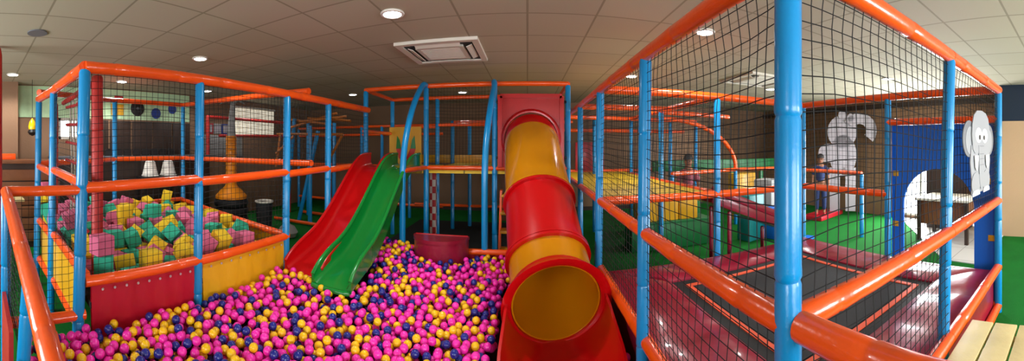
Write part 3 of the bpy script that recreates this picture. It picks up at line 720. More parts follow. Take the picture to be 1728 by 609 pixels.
rail(FP, (-4.1,.72,1.45), (fx,2.2,1.45)); rail(FP, (fx,2.2,1.45), (fx,3.55,1.45)); rail(FP, (fx,3.55,1.45), (XL,3.35,1.46))
post(FP, -2.74, .97, .45, 2.24, .05, 'redpost', name='red_post', label='red padded upright inside the corner'); post(FP, -4.3, .95, .45, 2.2, .05, 'redpost', name='red_post')
# rims and vinyl walls
for a, b in zip(ys[:2], ys[1:3]): rail(FP, (XL, a, .69), (XL, b, .70), .04, name='rim')
rail(FP, (XL, 2.9, .70), (-3.9, 3.2, .70), .04, name='rim'); rail(FP, (-3.9, 3.2, .70), (fx, 3.5, .70), .04, name='rim')
rail(FP, (fx, 3.5, .70), (fx, .9, .70), .04, name='rim')
rail(FP, (-2.36, .19, .46), (XL, .75, .46), .038, name='base_rail')
def vinyl(y0, y1, m, label):
    mb = MB(); n = 22; vs = []; fs = []
    for j in range(6):
        for i in range(n+1):
            u = i/n; z = .05 + (.66-.05)*j/5
            vs.append((XL+.0+.012*math.sin(u*37+j*.8)*math.sin(PI*j/5) - 0, y0+(y1-y0)*u, z))
    for j in range(5):
        for i in range(n): k = j*(n+1)+i; fs.append((k, k+1, k+n+2, k+n+1))
    vs2 = vs + [(x-.025, y, z) for x, y, z in vs]; off = len(vs)
    fs += [tuple(k+off for k in reversed(f)) for f in fs]
    top = [5*(n+1)+i for i in range(n+1)]
    fs += [(top[i], top[i+1], top[i+1]+off, top[i]+off) for i in range(n)]
    mb.add(vs2, fs)
    o = mb.build('side_wall', M[m], FP); o['label'] = label
    for k in range(9):
        y = y0+.08+(y1-y0-.16)*k/8
        MB().lathe([(.0015, 0), (.009, .001), (.011, .004), (.009, .007), (.0015, .006)], 10, 0, Matrix.Translation((XL+.012, y, .625)) @ Matrix.Rotation(PI/2, 4, 'Y')).build('eyelet', M['chrome'], o)
vinyl(.8, 1.72, 'redvinyl', 'red vinyl side wall'); vinyl(1.78, 2.87, 'yelvinyl', 'yellow vinyl side wall')
MB().box((-4.05, .74, .34), (-2.45, .77, .72)).build('end_panel', M['yelvinyl'], FP, smooth=False)
MB().add([(XL-.02,.8,.525), (XL-.02,2.88,.525), (fx,3.5,.525), (fx,.85,.525), (XL-.02,.8,.48), (XL-.02,2.88,.48), (fx,3.5,.48), (fx,.85,.48)], [(0,1,2,3),(4,7,6,5),(0,4,5,1),(1,5,6,2),(2,6,7,3),(3,7,4,0)]).build('pit_base', M['blackband'], FP, smooth=False)
MB().add([(XL-.04,2.9,.0), (fx,3.5,0), (fx,3.53,0), (XL-.04,2.93,0), (XL-.04,2.9,.68), (fx,3.5,.68), (fx,3.53,.68), (XL-.04,2.93,.68)], [(0,3,2,1),(4,5,6,7),(0,1,5,4),(1,2,6,5),(2,3,7,6),(3,0,4,7)]).build('back_wall', M['yelvinyl'], FP, smooth=False)
for i, (a, b) in enumerate(zip(ys, ys[1:])):
    z0 = .7 if b < 3 else 1.38
    net('safety_net', ('black net over the red vinyl wall of the foam pit', 'black net over the yellow vinyl wall of the foam pit', 'black net between the foam pit corner and the red slide', 'black net beside the top of the red slide')[i],
        ((XL, a, z0), (XL, b, z0), (XL, b, zT), (XL, a, zT)), .05, .002, .03, seed=41+i)
net('safety_net', 'black net hanging at the end of the foam pit by the rope ladder', ((XL,.75,.74), (-3.42,.75,.74), (-3.42,.75,zT), (XL,.75,zT)), .05, .002, .03, seed=46)
net('safety_net', 'black net on the far side of the foam pit before the mural', ((fx,2.2,.74), (fx,3.55,.74), (fx,3.55,2.42), (fx,2.2,2.42)), .06, .002, .03, seed=47)
net('safety_net', 'black net behind the foam pit before the palm toy', ((XL,3.32,1.46), (fx,3.55,1.46), (fx,3.55,2.42), (XL,3.32,2.3)), .06, .002, .03, seed=48)
# rope climbing net
RN = thing('rope_net', 'climbing net of pale ropes with red rungs at the foam pit end', 'climbing net', (-3.5, 1.05, .4))
for k in range(5): MB().tube([(-3.2-k*.2, 1.0+.02*k, .62), (-3.2-k*.2, 1.02+.02*k, 1.4), (-3.2-k*.2, 1.0+.02*k, 2.2)], .012, 8).build('rope', M['whiterope'], RN)
for j in range(8):
    MB().tube([(-3.08, 1.0, .66+j*.21), (-3.6, 1.04, .63+j*.21), (-4.1, 1.06, .66+j*.21)], .017, 8).build('rung', M['redrope'], RN)
rail(RN, (-2.9, .98, 2.2), (-4.25, 1.06, 2.2), .03, 'redpost', 'top_bar'); rail(RN, (-2.9, .98, .6), (-4.25, 1.06, .6), .03, 'redpost', 'bottom_bar')

# ------------------------------------------------------------------ front fence of the pit
FF = thing('front_fence', 'orange front handrail of the ball pit running towards the viewer', 'fence', (-1.4, .15, 0))
rail(FF, (-2.39,.19,1.345), (-.75,.213,.988), .038); rail(FF, (-2.39,.19,1.345), (XL,.72,1.345), .036)
post(FF, -2.39, .19, .001, 1.33, .036); post(FF, -1.755, .262, .001, 1.08, .036, lean=(0, .07)); post(FF, -.73, .213, .001, .98, .036)
MB().box((-2.34, .16, .02), (-1.82, .185, .68)).build('skirt', M['redpost'], FF, smooth=False)
MB().box((-1.7, .165, .02), (-.78, .19, .6)).build('skirt', M['redpost'], FF, smooth=False)
net('safety_net', 'black net between the front handrail corner and the foam pit post', ((-2.39,.2,.47), (XL,.73,.47), (XL,.73,1.34), (-2.39,.2,1.34)), .05, .002, .02, seed=51)
net('safety_net', 'black net under the orange front handrail', ((-2.36,.2,.6), (-1.79,.215,.6), (-1.79,.215,1.2), (-2.36,.2,1.32)), .05, .002, .02, seed=52)
EP = thing('edge_post', 'red padded post at the far edge beside the brown pier', 'post', (-4.1, .21, 0))
MB().lathe([(.05, .0), (.055, .5), (.05, .52), (.055, .56), (.055, 1.4), (.05, 1.42), (.055, 1.46), (.055, 2.7), (.04, 2.78)], 16, 0, Matrix.Translation((-4.0, .22, 0))).build('padding', M['redpost'], EP)
MB().lathe([(.07, .001), (.07, .02), (.06, .03)], 16, 0, Matrix.Translation((-4.0, .22, 0))).build('foot', M['dark'], EP)

# ------------------------------------------------------------------ far side: counter, mural, palm toy, climbing frame
WC = thing('wooden_counter', 'long brown plank counter by the side wall', 'counter', (-5.6, .6, 0))
for k in range(6): MB().box((-5.72, -.6, .1+k*.2), (-5.68, 1.35, .28+k*.2), bev=.006).build('plank', M['brownwood'], WC)
MB().box((-6.08, -.62, 1.38), (-5.62, 1.37, 1.44), bev=.006).build('counter_top', M['brownwood'], WC); MB().box((-6.06, -.58, .001), (-5.73, 1.33, 1.378)).build('carcass', M['darkwood'], WC, smooth=False)
tag(MB().box((-5.95, .35, 1.442), (-5.75, .62, 1.54), bev=.01).build('orange_box', M['orange'], loc=(-5.85,.48,1.44)), 'small orange box on the brown plank counter', 'box')
SE = thing('slatted_bench', 'low brown slatted bench before the plank counter', 'bench', (-4.9, .4, 0))
for k in range(4): MB().box((-5.1+k*.12, -.2, .92), (-5.0+k*.12, .62, .95), bev=.004).build('slat', M['wood'], SE)
for x in (-5.05, -4.7):
    for y in (-.1, .55): MB().box((x-.03, y-.03, .001), (x+.03, y+.03, .918)).build('leg', M['brownwood'], SE, smooth=False)
MU = thing('mural', 'mint green painted board along the top of the side wall', 'mural', (X0+.02, 2.6, 2.2))
MB().box((X0+.002, .72, 2.2), (X0+.02, 4.4, 2.78)).build('board', M['mural'], MU, smooth=False)
MB().box((X0+.021, 2.55, 2.28), (X0+.026, 2.82, 2.5)).build('yellow_square', M['yelpatch'], MU, smooth=False)
MB().box((X0+.021, 2.62, 2.56), (X0+.026, 2.8, 2.66)).build('red_square', M['redrope'], MU, smooth=False)
def disc(y, z, r, m, lb):
    t = thing('wall_disc', lb, 'wall disc', (X0+.025, y, z), 'round wall discs')
    MB().lathe([(.001, 0), (r, 0), (r, .014), (r*.9, .018), (.001, .016)], 28, 0, Matrix.Translation((X0+.024, y, z)) @ Matrix.Rotation(PI/2, 4, 'Y')).build('plate', M[m], t)
    MB().lathe([(.001, 0), (r*.18, 0), (r*.18, .004), (.001, .004)], 16, 0, Matrix.Translation((X0+.041, y, z)) @ Matrix.Rotation(PI/2, 4, 'Y')).build('hub', M['greydk' if m == 'black' else 'bluedisc'], t)
disc(3.12, 2.43, .15, 'black', 'large black disc on the mint mural beside the yellow square'); disc(3.55, 2.35, .11, 'bluedisc', 'blue disc on the mint mural beside the large black disc'); disc(3.95, 2.46, .1, 'bluedisc', 'blue disc on the mint mural near the far blue post')
BC = thing('bar_counter', 'dark brown bar counter below the mint mural', 'counter', (-5.95, 3, 0))
MB().box((-6.2, 1.3, .001), (-5.9, 4.6, 1.44)).build('carcass', M['darkwood'], BC, smooth=False); MB().box((-6.24, 1.26, 1.44), (-5.82, 4.64, 1.485), bev=.008).build('counter_top', M['greydk'], BC)
for k in range(6): MB().box((-5.9, 1.34+k*.54, .1), (-5.885, 1.34+k*.54+.48, 1.38), bev=.004).build('front_panel', M['darkwood'], BC)
for k in range(8):
    y = 2.35+k*.19
    t = thing('bar_stool_back', '%s dark rounded chair back above the bar counter, counting from the window' % ('first second third fourth fifth sixth seventh eighth'.split()[k]), 'chair back', (-6.0, y, 1.485), 'dark chair backs at the bar')
    MB().prism([(y-.07,1.486), (y+.07,1.486), (y+.075,1.58), (y+.05,1.62), (y-.05,1.62), (y-.075,1.58)], lambda u, v, w: (-6.02+w, u, v), .04).build('back', M['black'], t, smooth=False)
DB = thing('display_panel', 'dark timber display panel on the wall between mural and bar', 'panel', (X0+.03, 2.9, 1.5))
for k in range(5): MB().box((X0+.003, 1.55+.5+k*.48, 1.5), (X0+.03, 1.55+.5+k*.48+.44, 2.17), bev=.004).build('board', M['darkwood'], DB)
def white_basket(y, lb):
    t = thing('white_basket', lb, 'basket', (-5.6, y, 1.05), 'white baskets')
    MB().lathe([(.12, 1.15), (.15, 1.13), (.09, 1.38), (.07, 1.4)], 20, 0, Matrix.Translation((-5.6, y, 0)) ).build('body', M['white'], t)
    MB().lathe([(.155, 1.125), (.165, 1.135), (.155, 1.145)], 20, 0, Matrix.Translation((-5.6, y, 0))).build('rim', M['white'], t)
BT = thing('dark_side_table', 'dark side table carrying two white baskets in front of the bar', 'table', (-5.6, 3.2, 0))
MB().box((-5.8, 2.8, 1.08), (-5.42, 3.6, 1.122), bev=.006).build('table_top', M['black'], BT)
for x in (-5.77, -5.46):
    for y in (2.84, 3.56): MB().box((x-.02, y-.02, .001), (x+.02, y+.02, 1.08)).build('leg', M['black'], BT, smooth=False)
white_basket(3.0, 'white tapered basket on the dark table, nearer the window'); white_basket(3.38, 'white tapered basket on the dark table, nearer the palm toy')
SH = thing('roller_shutter', 'pale grey ribbed shutter on the side wall behind the palm toy', 'shutter', (X0+.03, 5.2, 1.5))
for k in range(9): MB().box((X0+.003, 4.62, 1.44+k*.055), (X0+.025, 6.0, 1.49+k*.055), bev=.004).build('slat', M['greycloth'], SH)
MB().box((X0+.003, 4.58, 1.4), (X0+.035, 6.04, 1.435)).build('bottom_bar', M['greydk'], SH, smooth=False)
for k, m in enumerate(('brownwood', 'redvinyl', 'greycloth', 'bluedisc')):
    t = thing('menu_board', ('brown framed menu board above the shutter', 'red framed menu board above the shutter', 'grey framed menu board above the shutter', 'blue framed menu board above the shutter')[k], 'menu board', (X0+.03, 4.7+k*.22, 1.98), 'menu boards')
    y = 4.62+k*.24
    MB().box((X0+.003, y, 1.96), (X0+.02, y+.22, 2.2), bev=.003).build('frame', M[m], t); MB().box((X0+.0205, y+.03, 1.99), (X0+.023, y+.19, 2.17)).build('sheet', M['pale'], t, smooth=False)
BL = thing('window_blind', 'pale lit patch of the side wall, made to glow', 'blind', (X0+.02, 6.4, 2.0))  # not a real blind: stands in for light on the side wall
MB().box((X0+.003, 5.75, 1.95), (X0+.015, 7.2, 2.62)).build('glow_sheet', M['wallglow'], BL, smooth=False); MB().tube([(X0+.03,5.72,2.65), (X0+.03,7.23,2.65)], .025, 10).build('glow_sheet_bar', M['white'], BL)  # lit stretch of wall, put in as a glowing sheet
HO = thing('hanging_ornament', 'small yellow and black ornament hanging by the mint mural', 'ornament', (-5.9, .92, 2.0))
MB().tube([(-5.9,.92,2.12), (-5.9,.92,2.799)], .004, 6).build('cord', M['black'], HO); MB().lathe([(.004,2.14), (.05,2.08), (.07,2.0), (.06,1.95)], 16, 0, Matrix.Translation((-5.9,.92,0))).build('shade', M['yelball'], HO); MB().lathe([(.06,1.948), (.08,1.9), (.05,1.86), (.01,1.84)], 16, 0, Matrix.Translation((-5.9,.92,0))).build('body', M['black'], HO)
# tyre planter with orange palm trunk
px, pyy = -5.15, 4.55
for k in range(4):
    t = thing('tyre', ('bottom black tyre of the stack under the orange palm toy', 'second black tyre up in the stack under the palm toy', 'third black tyre up in the stack under the palm toy', 'topmost black tyre of the stack under the palm toy')[k], 'tyre', (px, pyy, .001+k*.162), 'stacked black tyres')
    z = .001+k*.162
    MB().lathe([(.2,z+.02), (.23,z+.002), (.29,z), (.32,z+.02), (.335,z+.05), (.33,z+.08), (.335,z+.11), (.32,z+.14), (.29,z+.16), (.23,z+.158), (.2,z+.14), (.19,z+.08), (.2,z+.02)], 32, 0, Matrix.Translation((px,pyy,0)), cap=False).build('casing', M['tyre'], t)
    MB().lathe([(.3355,z+.055), (.34,z+.062), (.34,z+.098), (.3355,z+.105)], 32, 0, Matrix.Translation((px,pyy,0)), cap=False).build('tread', M['tyre'], t)
PT = thing('palm_toy', 'orange palm trunk with cone base standing on the tyre stack', 'palm toy', (px, pyy, .65))
MB().lathe([(.31,.652), (.31,.7), (.22,.8), (.13,.88), (.11,.92)], 28, 0, Matrix.Translation((px,pyy,0))).build('base', M['orangetoy'], PT)
pf = [(.105, .92)]
for k in range(10): z = .92+k*.095; pf += [(.11, z+.01), (.1, z+.085), (.095, z+.09)]
MB().lathe(pf, 20, 0, Matrix.Translation((px,pyy,0))).build('trunk', M['orangetoy'], PT)
MB().tube([(px,pyy,1.86), (px+.01,pyy,2.1), (px+.03,pyy+.02,2.5)], [.09,.07,.05], 14).build('top', M['greycloth'], PT)
for k in range(5):
    a = 2*PI*k/5; MB().tube([(px+.03,pyy+.02,2.5), (px+.03+.12*math.cos(a),pyy+.02+.12*math.sin(a),2.58), (px+.03+.26*math.cos(a),pyy+.02+.26*math.sin(a),2.5)], [.02,.035,.006], 8).build('frond', M['greycloth'], PT)
BN = thing('waste_bin', 'dark round bin with a pale rim beside the tyre stack', 'bin', (-4.45, 4.75, 0))
MB().lathe([(.13,.001), (.16,.62), (.14,.62), (.12,.03)], 24, 0, Matrix.Translation((-4.45,4.75,0))).build('body', M['tyre'], BN); MB().lathe([(.155,.62), (.172,.63), (.172,.655), (.15,.66), (.14,.63)], 24, 0, Matrix.Translation((-4.45,4.75,0)), cap=False).build('rim', M['acwhite'], BN)
bg = MB().lathe([(.05,.002), (.15,.02), (.19,.1), (.13,.2), (.05,.24), (.03,.28)], 18, 0, Matrix.Translation((-4.05,4.95,0))).build('cloth_bag', M['greycloth'], loc=(-4.05,4.95,0)); tag(bg, 'pale cloth bag lying on the turf beside the dark bin', 'bag')
# climbing frame behind
CF = thing('climbing_frame', 'blue climbing frame topped with orange bars near the back wall', 'climbing frame', (-4.6, 6.4, 0))
for pts in ([(-5.35,6.5,.001),(-4.95,6.3,2.3)], [(-4.3,6.0,.001),(-4.3,6.0,2.1)], [(-4.2,6.8,.001),(-4.2,6.8,2.2)], [(-5.0,6.9,.001),(-5.0,6.9,2.3)], [(-4.75,6.2,.001),(-4.3,6.3,2.0)]): pipe(CF, pts, .045, 'blue', 'leg')
for pts in ([(-5.3,6.1,1.95),(-3.5,6.0,1.9)], [(-5.2,6.5,2.3),(-3.7,5.9,2.1)], [(-5.0,6.9,2.35),(-3.6,6.5,2.2)], [(-5.2,6.2,2.05),(-4.0,6.6,2.4)], [(-3.5,6.0,1.9),(-4.0,6.2,1.3)], [(-5.2,6.1,1.95),(-5.25,6.0,1.2)], [(-4.9,6.2,1.9),(-5.25,6.0,1.5)], [(-4.6,6.0,2.2),(-3.7,6.5,2.3)]): pipe(CF, pts, .028, 'rust', 'bar', 10)
for pts in ([(-5.2,5.9,.06),(-3.9,5.9,.06)], [(-3.9,5.9,.06),(-3.9,6.9,.06)], [(-3.9,6.9,.06),(-5.2,6.9,.06)], [(-5.3,6.4,1.25),(-3.6,6.4,1.2)]): rail(CF, *pts, .035)
BF = thing('back_fence', 'orange rail fence with blue posts along the back wall', 'fence', (-3, 7.9, 0))
for x in (-4.9, -3.95, -3.4, -2.7): post(BF, x, 7.7, .001, 2.15)
for z in (2.15, 1.95, 1.2, .3): rail(BF, (-5.9,7.7,z), (-1.9,7.7,z), .032)
for x in (-5.9,): post(BF, x, 7.7, .001, 2.15)
# rails seen past the pale glowing wall patch
SR = thing('side_rail', 'red rail barrier before the pale lit wall patch', 'barrier', (-5.6, 5.6, 0))
rail(SR, (-5.95,4.6,2.3), (-5.6,6.9,2.25), .035, 'redpost'); rail(SR, (-5.95,4.9,1.9), (-5.6,6.9,1.92), .035, 'redpost'); post(SR, -5.6, 6.9, .001, 2.3, .05, 'redpost'); post(SR, -5.97, 4.6, .001, 2.34, .04, 'redpost')

# ------------------------------------------------------------------ children
def person(label, x, y, z, h, face, shirt, trousers, shoe):
    t = thing('person', label, 'person', (x, y, z))
    f = Matrix.Rotation(face, 4, 'Z'); k = h/1.5
    def skin(nm, verts, edges, m, sub=2):
        me = bpy.data.meshes.new(nm)
        me.from_pydata([tuple(f @ (Vector(v[:3])*k)) for v in verts], edges, [])
        me.materials.append(M[m]); o = bpy.data.objects.new(nm, me); C.objects.link(o); o.parent = t
        md = o.modifiers.new('s', 'SKIN'); md.use_smooth_shade = True
        for i, v in enumerate(verts):
            r = v[3]*k; me.skin_vertices[0].data[i].radius = (r, r)
        me.skin_vertices[0].data[0].use_root = True
        o.modifiers.new('d', 'SUBSURF').levels = sub; o.modifiers['d'].render_levels = sub
        return o
    V = [(0,0,.78,.1), (0,0,.95,.09), (0,.0,1.12,.1), (0,.0,1.2,.06), (0,0,1.27,.045), (0,-.01,1.36,.085), (0,-.01,1.44,.07)]
    Eg = [(0,1),(1,2),(2,3),(3,4),(4,5),(5,6)]
    for s in (-1, 1):
        b = len(V); V += [(s*.15,0,1.17,.045), (s*.19,.01,.95,.035), (s*.2,-.06,.78,.027), (s*.2,-.08,.72,.022)]; Eg += [(3,b),(b,b+1),(b+1,b+2),(b+2,b+3)]
        for i in range(4):
            c = len(V); V += [(s*.2+(i-1.5)*.014,-.1,.69-.002*i,.007), (s*.2+(i-1.5)*.015,-.11,.655+.006*abs(i-1.5),.006)]; Eg += [(b+3,c),(c,c+1)]
        c = len(V); V += [(s*.17,-.1,.71,.007), (s*.16,-.115,.69,.006)]; Eg += [(b+3,c),(c,c+1)]
        b = len(V); V += [(s*.08,0,.7,.075), (s*.09,-.01,.4,.05), (s*.09,.01,.08,.035), (s*.1,-.1,.03,.025)]; Eg += [(0,b),(b,b+1),(b+1,b+2),(b+2,b+3)]
    skin('body', V, Eg, 'skin')
    sh = [(0,0,.78,.125), (0,0,.95,.115), (0,0,1.1,.12), (0,0,1.19,.07)]; se = [(0,1),(1,2),(2,3)]
    for s in (-1, 1): b = len(sh); sh += [(s*.15,0,1.165,.06), (s*.185,.01,.98,.055)]; se += [(3,b),(b,b+1)]
    skin('shirt', sh, se, shirt)
    tr_ = [(0,0,.8,.115)]; te = []
    for s in (-1, 1): b = len(tr_); tr_ += [(s*.08,0,.7,.09), (s*.09,-.01,.4,.065), (s*.09,.01,.12,.055)]; te += [(0,b),(b,b+1),(b+1,b+2)]
    skin('trousers', tr_, te, trousers)
    for s in (-1, 1): skin('shoe', [(s*.09,.03,.045,.042), (s*.1,-.11,.035,.035)], [(0,1)], shoe)
    bm = bmesh.new(); bmesh.ops.create_uvsphere(bm, u_segments=20, v_segments=14, radius=.098)
    bmesh.ops.delete(bm, geom=[v for v in bm.verts if v.co.z < -.01 and v.co.y < .03 or v.co.z < -.05], context='VERTS')
    me = bpy.data.meshes.new('hair'); bmesh.ops.scale(bm, vec=(.95,1.05,1.1), verts=bm.verts); bmesh.ops.translate(bm, vec=(0,.005,1.415), verts=bm.verts); bmesh.ops.transform(bm, matrix=f @ Matrix.Scale(k, 4), verts=bm.verts); bm.to_mesh(me); bm.free()
    me.materials.append(M['hair']); me.shade_smooth(); o = bpy.data.objects.new('hair', me); C.objects.link(o); o.parent = t
    for s in (-1, 1):
        me = bpy.data.meshes.new('eye'); bm = bmesh.new(); bmesh.ops.create_uvsphere(bm, u_segments=10, v_segments=8, radius=.011); bmesh.ops.translate(bm, vec=(s*.03,-.088,1.385), verts=bm.verts); bmesh.ops.transform(bm, matrix=f @ Matrix.Scale(k, 4), verts=bm.verts); bm.to_mesh(me); bm.free()
        me.materials.append(M['black']); o = bpy.data.objects.new('eye', me); C.objects.link(o); o.parent = t
    for nm, pt, r in (('nose', (0,-.105,1.355), .012), ('mouth', (0,-.09,1.32), .013), ('ear', (-.088,0,1.36), .02), ('ear', (.088,0,1.36), .02)):
        me = bpy.data.meshes.new(nm); bm = bmesh.new(); bmesh.ops.create_uvsphere(bm, u_segments=10, v_segments=8, radius=r)
        if nm == 'mouth': bmesh.ops.scale(bm, vec=(1.6,.5,.4), verts=bm.verts)
        if nm == 'ear': bmesh.ops.scale(bm, vec=(.4,.8,1.2), verts=bm.verts)
        bmesh.ops.translate(bm, vec=pt, verts=bm.verts); bmesh.ops.transform(bm, matrix=f @ Matrix.Scale(k, 4), verts=bm.verts); bm.to_mesh(me); bm.free()
        me.materials.append(M['redshoe' if nm == 'mouth' else 'skin']); me.shade_smooth(); o = bpy.data.objects.new(nm, me); C.objects.link(o); o.parent = t
person('child in navy clothes and red shoes standing on the red mat', 5.95, 5.35, .1, 1.38, math.radians(-48), 'navycloth', 'navycloth', 'redshoe')
person('child with dark hair and a rose top behind the yellow deck', 2.95, 5.95, .001, 1.5, math.radians(-26), 'pinkcloth', 'navycloth', 'black')

